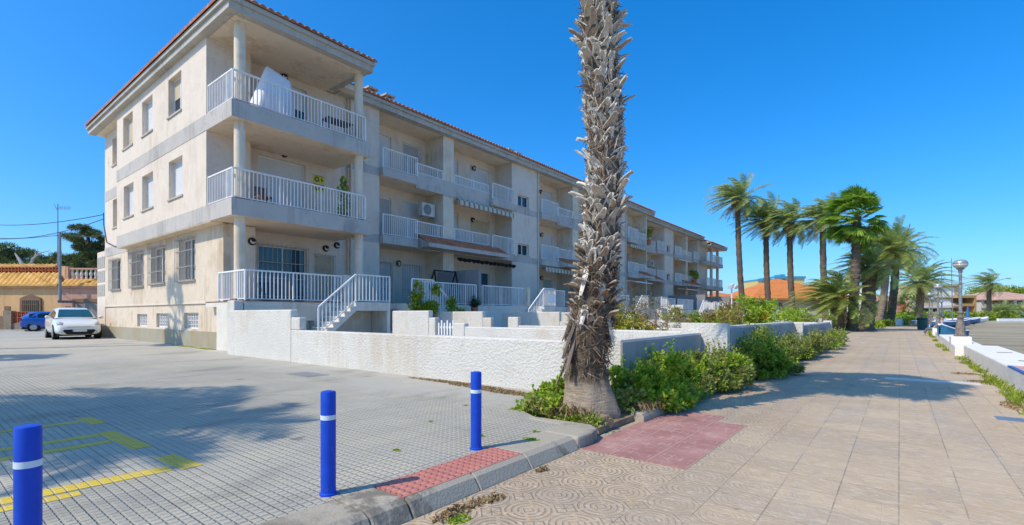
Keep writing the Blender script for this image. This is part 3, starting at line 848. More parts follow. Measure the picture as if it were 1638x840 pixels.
# ---- awnings
def stripes():
    m, nt, b_ = newmat('striped_awning', .85, 0, .1)
    src, x, y, z = pos(nt)
    setc(nt, b_, mix(nt, (y/.42).fract().lt(.38), (.62,.55,.42), (.24,.22,.20)))
    return m
M['stripe'] = stripes()
def awning(S, y0, y1, z, drop, mats, out=.35):
    a = MB(); n = int((y1-y0)/.14)
    a.tube([(S+.08,y0,z), (S+.08,y1,z)], [.07,.07], 8)
    for i in range(n):
        ya, yb = y0+(y1-y0)*i/n, y0+(y1-y0)*(i+1)/n
        dz = .05 if i % 2 else 0
        a.face([(S+.10,ya,z+.02), (S+.10,yb,z+.02), (S+out,yb,z-.10), (S+out,ya,z-.10)]); a.face([(S+out,ya,z-.10), (S+out,yb,z-.10), (S+out+.02,yb,z-.10-drop+.05-dz), (S+out+.02,ya,z-.10-drop+dz)])
    return part('awning', a, mats, solid=.012)
awning(SA, 20.15, 25.3, F2-.55, .30, M['stripe'], .30)
awning(SA, 28.75, 32.6, F1-.50, .32, M['stripe'], .5)
awning(SA, 42.9, 47.2, F2-.55, .3, M['stripe'], .4)
awning(SA, 42.9, 46.9, F1-.75, .10, M['rail'], .9)
awning(SB, 58.5, 62.5, F2-.5, .10, M['rail'], .6)
awning(SB, 59.5, 63.5, F1-.75, .10, M['rail'], 1.2)
n_ = MB()
for i in range(14):
    y = 20.2 + i*.38; n_.tube([(SA+.25,y,F1-.72-.03*(i%3)), (SA+.27,y+.2,F1-.76-.02*(i%2)), (SA+.25,y+.40,F1-.73)], [.07,.13,.07], 7)
part('rolled_netting', n_, M['black'])
# air conditioners
def aircon(x, y, z):
    a = MB(); a.box(x-.34, x, y-.46, y+.46, z, z+.72); o = part('air_conditioner', a, M['acwhite'], bevel=.02)
    g = MB(); g.tube([(x+.004,y-.1,z+.36), (x+.02,y-.1,z+.36)], [.29,.28], 20); g.build('fan_grille', M['acgrey'], o)
    for dy in (-.42, .36):
        c = MB(); c.box(x-.4, x, y+dy, y+dy+.06, z-.06, z-.003); c.build('bracket', M['steel'], o)
M['acwhite'] = plain('aircon_casing', (.60,.58,.52), .5, var=.05); M['acgrey'] = plain('aircon_fan', (.22,.22,.21), .6, var=.1)
aircon(SA-.45, 18.6, 6.75); aircon(SB-.7, 53.6, 6.7)
# yellow notices on the wall: round dark emblem and two short dark marks each
for i, z in enumerate((7.28, 6.90)):
    p = MB(); p.box(BX+.001, BX+.012, 11.55, 12.08, z-.17, z+.17); o = part('notice', p, M['notice'] if 'notice' in M else M.setdefault('notice', plain('yellow_notice', (.72,.56,.02), .5, var=.04)))
    g = MB(); g.tube([(BX+.013,11.72,z), (BX+.016,11.72,z)], [.12,.12], 18); g.box(BX+.013, BX+.016, 11.92, 11.98, z-.07, z+.09); g.box(BX+.013, BX+.016, 11.99, 12.03, z-.05, z+.02); g.box(BX+.013, BX+.016, 11.56, 12.07, z+.145, z+.168)
    q = g.build('emblem', M['noticeink'] if 'noticeink' in M else M.setdefault('noticeink', plain('dark_green_ink', (.03,.09,.05), .5)), o)
    h = MB(); h.tube([(BX+.0165,11.72,z), (BX+.018,11.72,z)], [.055,.055], 12); h.build('emblem_centre', M['notice'], o)
# ------------------------------------------------------------------ garden walls
WW = [M['white_wall'], M['grey_wall_and_shade']]
def gwall(boxes, label, bevel=.03, skins=()):
    x = sum((q[0]+q[1])/2 for q in boxes)/len(boxes); y = sum((q[2]+q[3])/2 for q in boxes)/len(boxes)
    b = MB()
    for q in boxes: b.box(*q)
    for q in skins: b.box(*q, 1)  # grey cement skins, shade of the sides turned from the sun put into colour
    o = b.build('garden_wall', [M['white_wall'], M['grey_cement_shade']], bevel=bevel)
    return tag(o, label, 'wall', 'whitewashed garden walls')
gwall([(-12.95,-3.46,6.72,6.92,-.1,.86), (-16.95,-12.955,6.72,6.94,-.1,1.41), (-12.95,-12.5,6.725,6.93,.86,1.20)], 'long rough whitewashed wall beside the car park, stepped up next to the corner block')
gwall([(-17.6,-17.06,6.95,7.25,-.1,1.74)], 'short rough white pier rising between the corner terrace and the stepped wall')
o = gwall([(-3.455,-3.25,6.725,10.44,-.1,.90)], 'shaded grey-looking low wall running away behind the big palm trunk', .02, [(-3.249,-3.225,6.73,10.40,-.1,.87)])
gwall([(-13.4,-11.6,10.46,10.66,0,1.40), (-11.595,-11.3,10.46,10.66,0,1.18)], 'white stepped wall to the left of the small picket gate')
gwall([(-10.55,-10.05,10.46,10.66,0,1.02), (-10.045,-3.66,10.46,10.66,0,.92)], 'white dividing wall starting at a pillar right of the small picket gate')
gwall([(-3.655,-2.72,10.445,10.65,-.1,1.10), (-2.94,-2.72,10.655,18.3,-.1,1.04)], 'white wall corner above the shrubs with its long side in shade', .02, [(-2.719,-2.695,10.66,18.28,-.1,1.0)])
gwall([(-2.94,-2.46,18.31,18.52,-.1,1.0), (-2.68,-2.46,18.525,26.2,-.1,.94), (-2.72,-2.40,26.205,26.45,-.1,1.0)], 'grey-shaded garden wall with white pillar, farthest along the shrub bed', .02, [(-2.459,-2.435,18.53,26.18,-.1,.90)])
gwall([(-16,-13.2,14.8,15.0,0,1.40), (-13.195,-12.75,14.8,15.0,0,1.15), (-11.9,-11.4,14.8,15.0,0,1.18), (-11.395,-2.95,14.8,15.0,0,.86)], 'white wall crossing the second garden with a stepped end')
gwall([(-16,-12.5,19.4,19.6,0,1.40), (-12.495,-2.7,19.4,19.6,0,.95)], 'white wall crossing the gardens below the boarded stair head')
for i, y in enumerate((24.2, 29.0)):
    gwall([(-16,-12.5,y,y+.2,0,1.40), (-12.495,-2.75-(i*2),y,y+.2,0,.95)], ['white garden wall behind the croton bush right of the trunk','white garden wall beneath the dry bare bush'][i])
gwall([(-14,-12.8,37.0,37.25,0,2.0), (-12.79,-5.5,37.0,37.25,0,1.0)], 'far white garden wall with a high stepped end near the dry branches')
# picket gate
t = thing('picket_gate', (-10.93,10.56,0), 'small white picket gate between two white pillars', 'gate')
g = MB()
for i in range(6):
    x = -11.25 + i*.125; g.box(x, x+.05, 10.54, 10.57, .12, 1.02 + (.08 if i % 2 else 0))
g.build('pale', M['rail'], t)
g = MB(); g.box(-11.28, -10.56, 10.575, 10.60, .85, .92); g.box(-11.28, -10.56, 10.575, 10.60, .25, .32); g.build('crossbar', M['rail'], t)

# ------------------------------------------------------------------ bollards
def bluepaint():
    m, nt, b_ = newmat('blue_bollard_paint', .5, 0, .3)
    src, x, y, z = pos(nt)
    c = ramp(nt, noise(nt, src, 7, 5), [(.3,(.006,.058,.46)),(.7,(.010,.075,.56))])
    c = mix(nt, noise(nt, src, 30, 5, .7, (1,1,.35)).ss(.62,.70,0,.55), c, (.10,.17,.42))
    c = mix(nt, noise(nt, src, 16, 4, .7).ss(.70,.74,0,.8), c, (.03,.035,.06))
    setc(nt, b_, c); bump(nt, b_, noise(nt, src, 40, 3), .25, .002); return m
M['blue'] = bluepaint()
M['reflect'] = plain('reflective_band', (.62,.70,.76), .35, var=.06)
def bollard(x, y, label):
    t = thing('bollard', (x,y,0), label, 'bollard', 'blue bollards along the kerb')
    b = MB(); b.lathe_strict([(.060,0),(.060,.015),(.052,.02),(.052,.535)], (x,y,0), 28); b.build('post', M['blue'], t, smooth=False)
    b = MB(); b.lathe_strict([(.0535,.5355),(.0535,.568)], (x,y,0), 28); b.build('reflective_band', M['reflect'], t)
    b = MB(); b.lathe_strict([(.052,.5685),(.052,.722),(.049,.732),(.03,.737)], (x,y,0), 28); b.build('cap', M['blue'], t)
    for o in t.children: 
        for p in o.data.polygons: p.use_smooth = len(p.vertices) == 4
        md = o.modifiers.new('e', 'EDGE_SPLIT'); md.split_angle = R(40)
bollard(-3.19, 1.93, 'middle blue bollard with a white band, its shadow reaching the pink tiles')
bollard(-3.16, 3.45, 'blue bollard farthest from the camera, standing right by the far end of the pink tiles')
bollard(-3.356, .418, 'nearest blue bollard beside the yellow bay lines, cut by the bottom edge')

# ------------------------------------------------------------------ sea wall
M['sea'] = stucco('sea_wall_whitewash', (.82,.78,.70), (.50,.45,.38), .15, 14, .04)
M['mosaic'] = plain('pink_mosaic_top', (.60,.33,.27), .8, var=.3, scale=18, obj=False)
M['bluepaint'] = plain('blue_edge_paint', (.04,.13,.40), .6, var=.15)
SW = thing('sea_wall', (2.1,30,PZ), 'low white roughcast bench wall between the promenade and the sand', 'wall')
b = MB()
b.prism([(1.68,-5),(2.52,-5),(2.52,22.2),(1.68,22.2)], -.4, .262); b.build('bench', M['sea'], SW, bevel=.03)
b = MB()
pts = [(1.46,22.21),(1.60,32),(1.86,46),(2.6,62),(3.6,80)]
for i, (p, q) in enumerate(zip(pts, pts[1:])):
    w0 = .78
    b.prism([(p[0],p[1]+.004),(p[0]+w0,p[1]+.004),(q[0]+w0,q[1]),(q[0],q[1])], -.4, .22-.012*i)
b.build('bench', M['sea'], SW, bevel=.02)
b = MB(); b.box(1.74, 2.46, 2.0, 13.7, .2635, .268); b.build('mosaic_seat', M['mosaic'], SW)
b = MB(); b.box(1.674, 1.738, 2.0, 13.7, .25, .272); b.build('blue_edge', M['bluepaint'], SW)
b = MB()
for y in (15.2, 18.3): b.box(2.05, 2.35, y, y+.25, .263, .2655)
b.build('worn_patch', M['dirt'], SW)

# ------------------------------------------------------------------ lamps
M['lampmetal'] = plain('weathered_lamp_iron', (.30,.30,.30), .5, .5, var=.45, scale=14)
M['rust'] = plain('rusty_iron', (.23,.185,.155), .7, .2, var=.5, scale=9)
M['globe'] = plain('smoked_lamp_globe', (.48,.49,.42), .22, .1, var=.12, scale=3, spec=.6)
M['globetop'] = plain('globe_cap_metal', (.42,.44,.44), .3, .5, var=.1)
def lamp(x, y, z0, label, sc_=1.0, block=True):
    t = thing('street_lamp', (x,y,z0), label, 'street lamp', 'globe lamps along the sea wall')
    def L(pr): return [(r*sc_, z*sc_) for r, z in pr]
    b = MB(); b.lathe_strict(L([(.19,0),(.19,.05),(.155,.07),(.14,.32),(.10,.58),(.085,.60),(.085,.66)]), (x,y,z0+.25), 14); b.build('base', M['rust'], t, smooth=False)
    b = MB(); b.lathe_strict(L([(.10,0),(.115,.04),(.075,.08),(.07,.16),(.10,.19),(.10,.24),(.06,.28)]), (x,y,z0+.25+.66*sc_), 14); b.build('collar', M['rust'], t)
    b = MB(); b.lathe_strict(L([(.054,0),(.046,1.40),(.066,1.42),(.066,1.47),(.05,1.49)]), (x,y,z0+.25+.94*sc_), 12); b.build('pole', M['lampmetal'], t)
    zc = z0+.25+2.43*sc_
    b = MB(); b.lathe_strict(L([(.06,0),(.10,.04),(.15,.06),(.10,.075)]), (x,y,zc), 16); b.build('globe_holder', M['lampmetal'], t)
    b = MB(); b.lathe_strict(L([(.10,.076),(.17,.11),(.215,.18),(.225,.235)]), (x,y,zc), 24); b.build('globe', M['globe'], t, smooth=True)
    b = MB(); b.lathe_strict(L([(.226,.236),(.215,.30),(.17,.36),(.10,.395),(.01,.405)]), (x,y,zc), 24); b.build('globe_cap', M['globetop'], t, smooth=True)
    if block:
        b = MB(); b.box(x-.28, x+.28, y-.42, y+.42, z0-.3, z0+.249); b.build('plinth', M['sea'], t, bevel=.02)
lamp(1.76, 24.45, .22, 'nearest globe lamp on a white block on the sea wall')
for px, D, lab in ((1500.5,31.0,'second globe lamp along the sea wall, behind the seated person'),(1486.7,43.6,'globe lamp beside the green bin'),(1491,54.6,'small distant globe lamp just behind the one beside the bin'),(1506,66.6,'farthest small globe lamp in front of the boats')):
    p = at(px, D); lamp(p.x, p.y, .2-.05 if D < 50 else .12, lab, 1.0, D < 40)

# ------------------------------------------------------------------ vegetation helpers
M['bark'] = None
def barkmat(name, c1, c2, ring=14, strength=.8):
    m, nt, b_ = newmat(name, .95, 0, .1)
    src, x, y, z = pos(nt, True)
    n = noise(nt, src, 6, 5, .65); n2 = noise(nt, src, 18, 4, .7, (1,1,3))
    w = ((z*ring + n*2.5).fract() - .5).abs()
    c = ramp(nt, n2, [(.3, c1), (.7, c2)])
    setc(nt, b_, mix(nt, w.ss(.30,.5,0,.6), c, sc(c1, .55)))
    bump(nt, b_, n2 + w.inv()*.8, strength, .04)
    return m
M['bark'] = barkmat('palm_bark', (.10,.075,.055), (.24,.19,.145), 5)
M['bark_pale'] = barkmat('pale_palm_bark', (.20,.15,.11), (.34,.27,.20), 4)
M['feather'] = leafmat('date_palm_leaf', [(0,(.20,.30,.10)),(.4,(.37,.47,.15)),(.75,(.50,.56,.19)),(1,(.66,.62,.26))], .5, .5)
M['feather_y'] = leafmat('young_palm_leaf', [(0,(.18,.26,.06)),(.5,(.34,.42,.09)),(1,(.54,.54,.16))], .5, .5)
M['fan'] = leafmat('fan_palm_leaf', [(0,(.11,.23,.03)),(.5,(.25,.42,.05)),(1,(.42,.55,.09))], .4, .45)
M['deadfrond'] = leafmat('dry_palm_leaf', [(0,(.14,.09,.045)),(.6,(.25,.18,.08)),(1,(.34,.27,.13))], .8, .1)
def bootmat(name, stops):
    m, nt, b_ = newmat(name, .92, 0, .1)
    g = nt.nodes.new('ShaderNodeNewGeometry'); src, x, y, z = pos(nt)
    c = ramp(nt, g.outputs['Random Per Island'], stops)
    n = noise(nt, src, 30, 5, .7, (1,1,.25)); n2 = noise(nt, src, 7, 4, .65)
    c = mix(nt, n.ss(.44,.66,0,.6), c, sc(stops[1][1], .95)); c = mix(nt, n2.ss(.60,.74,0,.5), c, (.22,.14,.09))
    setc(nt, b_, c); bump(nt, b_, n, .8, .012); return m
M['boot'] = bootmat('dry_leaf_base', [(0,(.18,.125,.09)),(.10,(.34,.27,.21)),(.35,(.55,.49,.41)),(.8,(.70,.645,.55)),(1,(.80,.75,.66))])
M['leaf_bright'] = leafmat('bright_weed_leaf', [(0,(.16,.29,.025)),(.45,(.33,.49,.035)),(.85,(.50,.60,.06)),(1,(.66,.60,.08))], .5, .42)
M['leaf_dark'] = leafmat('dark_weed_leaf', [(0,(.13,.22,.025)),(.5,(.28,.39,.035)),(.9,(.46,.52,.06)),(1,(.64,.55,.08))], .5, .42)
M['leaf_olive'] = leafmat('olive_weed_leaf', [(0,(.14,.18,.04)),(.5,(.28,.33,.07)),(.9,(.43,.42,.12)),(1,(.56,.43,.15))], .6, .38)
M['leaf_croton'] = leafmat('croton_leaf', [(0,(.12,.20,.03)),(.45,(.32,.36,.03)),(.75,(.55,.42,.05)),(.92,(.55,.22,.03)),(1,(.38,.08,.03))], .45, .25)
M['leaf_rust'] = leafmat('rusty_shrub_leaf', [(0,(.14,.14,.04)),(.4,(.30,.22,.06)),(.75,(.38,.21,.08)),(1,(.26,.30,.06))], .6, .2)
M['twig'] = plain('dry_twig', (.25,.19,.14), .9, var=.3)
M['straw'] = leafmat('dry_straw', [(0,(.22,.13,.06)),(.5,(.34,.23,.11)),(1,(.46,.35,.19))], .9, .1)
M['pine'] = leafmat('pine_needles', [(0,(.05,.09,.035)),(.5,(.12,.165,.05)),(.9,(.25,.26,.07)),(1,(.38,.36,.10))], .7, .1)
M['orange_flower'] = leafmat('orange_flower', [(0,(.70,.22,.02)),(1,(.80,.32,.03))], .6, .2)

def leaf(mb, p, d, n, L, W, mi=0):
    """folded two-triangle leaf from p along d"""
    s = d.cross(n); 
    if s.length < 1e-4: return
    s.normalize()
    m = p + d*(L*.45)
    mb.face([p, m + s*W/2 + n*W*.12, p + d*L, m - s*W/2 + n*W*.12], mi)
def rnd_dir(r, up=.3):
    while True:
        v = Vector((r.uniform(-1,1), r.uniform(-1,1), r.uniform(-1,1)))
        if .05 < v.length < 1: break
    v.normalize(); v.z += up; return v.normalized()
def leaf_lump(mb, c, rad, n, L, W, r, mi=0, shell=.55, up=.35, ground=None):
    for _ in range(n):
        d = rnd_dir(r, 0)
        k = r.uniform(shell, 1.0) ** .7
        k *= 1 + .25*math.sin(d.x*5+c[0]*3)*math.sin(d.y*6+c[1]*2)
        p = Vector((c[0]+d.x*rad[0]*k, c[1]+d.y*rad[1]*k, c[2]+d.z*rad[2]*k))
        if ground is not None and p.z < ground: p.z = ground + r.uniform(0, .06)
        o = (d*.8 + rnd_dir(r, up)*.9).normalized()
        leaf(mb, p, o, rnd_dir(r, .8), L*r.uniform(.6,1.3), W*r.uniform(.6,1.3), mi)
def shrub(name, lumps, n, L, W, mat, label, seed, cat='shrub', group=None, ground=-.045, stems=True, sprigs=0, mat2=None):
    """lumps: (x,y,z,rx,ry,rz)"""
    r = random.Random(seed)
    cx = sum(l[0] for l in lumps)/len(lumps); cy = sum(l[1] for l in lumps)/len(lumps)
    t = thing(name, (cx, cy, ground), label, cat, group)
    b = MB(); tot = sum(l[3]*l[4]+l[5]*(l[3]+l[4]) for l in lumps)
    for l in lumps:
        w = (l[3]*l[4]+l[5]*(l[3]+l[4]))/tot
        # sub-lumps so that the outline is uneven
        m = 15
        for i in range(m):
            d = rnd_dir(r, .2); q = r.uniform(.35, 1.15)
            c = (l[0]+d.x*l[3]*q, l[1]+d.y*l[4]*q, max(ground, l[2]+d.z*l[5]*q)); s = r.uniform(.20,.52)
            leaf_lump(b, c, (l[3]*s, l[4]*s, l[5]*s), int(n*w/m), L, W, r, 1 if r.random() < .3 else 0, .3, .35, ground)
    for i in range(sprigs):
        l = r.choice(lumps); a = r.uniform(0, 6.28); rr = r.uniform(0,.9)
        p = Vector((l[0]+math.cos(a)*l[3]*rr, l[1]+math.sin(a)*l[4]*rr, l[2]+l[5]*.4)); d = Vector((r.uniform(-.4,.4), r.uniform(-.4,.4), 1)).normalized()
        h = l[5]*r.uniform(.5,1.35)
        k = 14
        for j in range(k):
            q = p + d*(h*j/k)
            leaf(b, q, (rnd_dir(r,.5)+d*.3).normalized(), rnd_dir(r,.8), L*.75, W*.7, 0)
    b.build('foliage', [mat, mat2 or (M['leaf_olive'] if mat in (M['leaf_bright'], M['leaf_dark']) else M['leaf_bright'])], t)
    if stems:
        s = MB()
        for l in lumps:
            for i in range(5):
                a = r.uniform(0, 6.28)
                p = Vector((l[0], l[1], ground)); q = Vector((l[0]+math.cos(a)*l[3]*.6, l[1]+math.sin(a)*l[4]*.6, l[2]+l[5]*.4))
                s.tube([p, (p+q)/2+Vector((0,0,.05)), q], [.012,.009,.004], 4)
        s.build('stem', M['twig'], t)
    return t

def grass(spots, mat, name, label, seed, H=.16):
    r = random.Random(seed); b = MB()
    for (x, y, rx, ry, n) in spots:
        for i in range(n):
            a = r.uniform(0, 6.28); k = math.sqrt(r.random())
            p = Vector((x+math.cos(a)*rx*k, y+math.sin(a)*ry*k, PZ if x > -2.6 else .002))
            d = Vector((r.uniform(-.7,.7), r.uniform(-.7,.7), 1)).normalized(); h = H*r.uniform(.4,1.2)*(1.1-.5*k)
            s = d.cross(Vector((r.uniform(-1,1), r.uniform(-1,1), .1))).normalized()*.007
            m = p + d*h*.6; q = p + d*h + Vector((r.uniform(-.05,.05), r.uniform(-.05,.05), -.02))
            b.face([p-s, p+s, m+s*.8, q, m-s*.8])
    return tag(b.build(name, mat), label, kind='stuff')
# bed shrubs beside the promenade
shrub('shrub', [(-2.98,6.75,.14,.36,.5,.34),(-2.94,7.5,.20,.40,.55,.42),(-2.86,8.3,.14,.42,.6,.32),(-2.75,7.1,.03,.30,.6,.20)], 13500, .085, .055, M['leaf_bright'], 'bright green leafy weeds right beside the foot of the big palm', 3, sprigs=70)
shrub('shrub', [(-2.80,9.1,.14,.42,.6,.32),(-2.66,9.9,.18,.44,.6,.38),(-2.5,9.3,.02,.32,.6,.18)], 9500, .075, .045, M['leaf_olive'], 'yellowish green straggly weeds between the bright weeds and the tall bush', 4, sprigs=110)
shrub('shrub', [(-2.55,11.2,.20,.42,.6,.42),(-2.45,12.3,.28,.42,.7,.50),(-2.45,13.4,.20,.46,.8,.44),(-2.25,12.6,.08,.42,.9,.3)], 15000, .085, .05, M['leaf_dark'], 'largest dark green bush spilling over the bed in front of the shaded wall', 5, sprigs=130)
shrub('shrub', [(-2.45,15.4,.18,.38,.8,.40),(-2.35,17.0,.16,.38,.9,.38),(-2.3,18.6,.2,.40,.9,.4)], 11000, .085, .04, M['leaf_olive'], 'feathery yellow-green bush on the bed past the dark bush', 6, sprigs=160)
shrub('shrub', [(-2.2,21.0,.15,.40,1.1,.34),(-2.15,23.4,.15,.42,1.2,.34),(-2.25,26.0,.12,.42,1.3,.30),(-2.5,29.5,.14,.4,1.6,.30)], 7000, .10, .05, M['leaf_olive'], 'low grassy weeds with ochre tips along the curved kerb', 7, sprigs=150)
shrub('shrub', [(-3.72,5.42,.02,.40,.28,.20),(-4.0,5.9,.02,.30,.34,.22),(-3.5,5.35,-.02,.30,.25,.14),(-3.62,5.75,.10,.26,.26,.26)], 3800, .07, .06, M['leaf_bright'], 'clump of rounded green leaves on the left of the big palm foot', 8, sprigs=10, stems=False)
shrub('shrub', [(-3.05,5.25,-.03,.30,.14,.09)], 900, .05, .022, M['leaf_olive'], 'thin dry-green tuft at the kerb corner under the big palm', 9, stems=False)
shrub('shrub', [(-2.62,y_,.0,.20,.55,.16+.08*((i*7)%3)) for i, y_ in enumerate((7.6,8.5,9.6,10.6,11.6,12.8,14.2,15.2,16.4,17.8,19.4,21))], 9000, .065, .028, M['leaf_olive'], 'low straggling strip of weeds spilling over the bed edging', 17, sprigs=170, stems=False)
grass([(-2.66,y_,.18,.5,150) for y_ in (6.6,7.4,8.4,9.6,10.8,12,13.4,15,16.6,18.4,20.4)] + [(-3.15,5.35,.25,.12,160),(-3.5,5.25,.3,.1,160)], M['straw'], 'dry_grass', 'dry straw blades between the weeds on the bed edge', 19, .22)
# plants in the gardens behind the walls
shrub('croton_bush', [(-8.35,16.9,1.0,.45,.6,.55),(-7.6,17.0,.9,.5,.5,.4),(-8.0,16.8,.55,.6,.5,.4)], 2600, .13, .06, M['leaf_croton'], 'orange and yellow leaved bush on the left of the big palm trunk', 10, ground=0, sprigs=8)
shrub('croton_bush', [(-5.95,12,0.77,.38,.5,.42),(-5.5,12.3,0.72,.45,.5,.36),(-5,12.7,0.6,.4,.5,.24)], 3200, .10, .05, M['leaf_croton'], 'yellow-green and orange bush just right of the big palm trunk', 11, ground=0, sprigs=8, mat2=M['leaf_bright'])
shrub('shrub', [(-7.8,22.3,1.05,.7,.7,.42),(-7,22.6,.95,.8,.6,.36),(-6.2,22.5,.9,.6,.7,.32)], 3600, .13, .06, M['leaf_bright'], 'green and yellow hedge plants behind the white wall, left of the rusty bush', 12, ground=0)
shrub('shrub', [(-4.9,19,1.05,.55,.7,.55),(-5.4,19.6,.95,.6,.6,.45),(-4.5,18.2,1.0,.4,.5,.40)], 3600, .11, .045, M['leaf_rust'], 'rusty brown bush standing over the shaded wall', 13, ground=0, sprigs=30)
tt = shrub('shrub', [(-4.35,20.8,1.25,.70,.75,.62),(-4,20.2,1.0,.5,.6,.45),(-4.7,21.4,1.1,.5,.6,.5)], 5000, .12, .065, M['leaf_bright'], 'round green bush bearing a single orange flower', 14, ground=0)
fl = MB(); leaf_lump(fl, (-3.85,20.0,1.22), (.09,.09,.08), 40, .09, .06, random.Random(2)); fl.build('flower', M['orange_flower'], tt)
shrub('shrub', [(-4.5,29.6,1.05,.8,1.0,.42),(-4.2,31.6,.95,.7,1.0,.35)], 3400, .13, .06, M['leaf_bright'], 'green plants behind the wall in front of the white balustrade', 15, ground=0)
shrub('shrub', [(-3.35,36.3,.95,.25,.3,.35)], 500, .14, .06, M['leaf_bright'], 'tiny green plant at the end of the garden wall below the palms', 16, ground=0)
# dry bare branches
def dry_bush(c, h, w, label, seed, clumps=True):
    r = random.Random(seed); t = thing('dry_bush', c, label, 'shrub')
    s = MB(); f = MB(); c = Vector(c)
    def grow(p, d, L, rad, lev):
        q = p + d*L
        mid = p + d*(L*.5) + Vector((r.uniform(-.1,.1), r.uniform(-.1,.1), r.uniform(-.05,.1)))*L
        s.tube([p, mid, q], [rad, rad*.8, rad*.6], 5, cap=False)
        if lev == 0:
            if clumps: leaf_lump(f, q, (.08,.08,.08), 8, .07, .035, r)
            return
        for i in range(3):
            grow(q, (d + rnd_dir(r, -.25)*.9).normalized(), L*r.uniform(.55,.85), rad*.6, lev-1)
    for i in range(6):
        d = Vector((r.uniform(-1,1)*w, r.uniform(-1,1)*w, 1)).normalized()
        grow(c, d, h*.5, .035, 3)
    s.build('branch', M['twig'], t); f.build('dry_leaf', M['leaf_rust'], t)
dry_bush((-7.3,17.4,0), 1.75, .9, 'bare grey-brown branches of a dried bush in front of the white stairs', 21)
dry_bush((-6.7,16.9,0), 1.5, .9, 'second dried bush with curled brown leaf tips left of the green hedge', 22)
# climbing plant and agave on the second stair rail
t = thing('climbing_plant', (-16.0,14.6,0), 'green vine climbing over the second stair railing', 'plant')
r_ = random.Random(31); f = MB()
for c, rad, n in (((-15.9,13.75,1.9),(.12,.40,.75),620),((-15.9,14.4,1.45),(.12,.60,.45),620),((-15.9,14.75,2.35),(.1,.25,.25),160),((-15.9,15.7,1.75),(.1,.35,.5),260),((-15.9,16.2,1.2),(.1,.3,.4),200)):
    for i in range(4):
        o = Vector((r_.uniform(-1,1)*rad[0], r_.uniform(-1,1)*rad[1], r_.uniform(-1,1)*rad[2]))*.6
        leaf_lump(f, Vector(c)+o, [q*.55 for q in rad], n//4, .14, .09, r_)
f.build('foliage', M['leaf_dark'], t)
s = MB(); s.tube([(-15.95,13.7,0),(-15.93,13.75,.9),(-15.9,13.8,2.2)], [.02,.018,.008], 5); s.build('stem', M['twig'], t); s = MB(); s.tube([(-15.95,15.9,0),(-15.9,15.8,1.9)], [.02,.008], 5); s.build('stem', M['twig'], t)
def agave(c, n, L, label, seed):
    r = random.Random(seed); t = thing('potted_plant', c, label, 'plant'); f = MB(); c = Vector(c)
    f2 = MB(); f2.lathe_strict([(.14,0),(.19,.28),(.21,.30),(.17,.30)], c, 12); f2.build('pot', M['terracotta'], t)
    for i in range(n):
        d = rnd_dir(r, .45); d.z = abs(d.z); s = d.cross(Vector((0,0,1))).normalized(); p = c+Vector((0,0,.3))
        for k in range(3):
            a, b_ = k/3, (k+1)/3
            f.face([p+d*L*a - s*.04*(1-a), p+d*L*a + s*.04*(1-a), p+d*L*b_ + s*.04*(1-b_+.02)+Vector((0,0,-.03*k)), p+d*L*b_ - s*.04*(1-b_+.02)+Vector((0,0,-.03*k))])
    f.build('leaves', M['leaf_agave'], t)
M['leaf_agave'] = leafmat('blue_green_leaf', [(0,(.03,.07,.05)),(1,(.08,.14,.08))], .5, .1)
t0 = MB(); t0.box(-16.25,-15.75,17.1,17.6,0,1.32); tag(t0.build('plant_stand', M['white_smooth']), 'white block holding the spiky plant beside the second stairs', 'plant stand')
agave((-16.0,17.35,1.325), 130, .72, 'dark spiky blue-green plant beside the second stairs', 41)

# ------------------------------------------------------------------ grass along the sea wall and dry litter
sp = []
r_ = random.Random(5)
y = 9.6
while y < 75:
    xw = 1.66 if y < 22.2 else 1.46 + (y-22.2)*.0155 if y < 46 else 1.86 + (y-46)*.046
    if r_.random() < .72: sp.append((xw-.10-r_.uniform(0,.08), y, .10 + .10*r_.random(), .30+.3*r_.random(), 95 if y < 20 else 80))
    y += r_.uniform(.5, .95) if y < 16 else r_.uniform(.9, 2.6)
grass(sp, M['leaf_dark'], 'grass', 'green grass tufts growing along the foot of the sea wall', 6, .20)
grass([(1.30,14.0,.25,.25,160),(1.25,15.6,.3,.2,160),(1.35,10.6,.12,.5,150)], M['straw'], 'dry_grass', 'dry straw patches near the sea wall', 7, .06)
grass([(-2.46,2.52,.07,.26,200),(-2.42,2.82,.07,.12,80),(-2.52,3.62,.04,.07,60),(-2.56,1.75,.04,.12,70)], M['straw'], 'dry_grass', 'dry brown weeds lying at the foot of the kerb', 8, .06)
grass([(-6.6,6.50,1.2,.09,600),(-4.9,6.25,.7,.16,700),(-5.7,6.36,.8,.12,500)], M['straw'], 'dry_grass', 'dry brown litter along the foot of the long white wall', 9, .06)
grass([(-2.36,2.40,.07,.1,120),(-2.95,4.05,.10,.06,120),(-3.1,4.35,.05,.03,40),(-3.72,2.95,.05,.02,24),(-3.45,3.85,.05,.02,24),(-4.8,5.0,.05,.02,20),(-4.4,4.0,.04,.02,18),(-22.6,7.30,1.4,.12,900),(-20.2,7.25,.8,.16,500)], M['leaf_bright'], 'small_weeds', 'small green weeds in the paving joints', 10, .03)

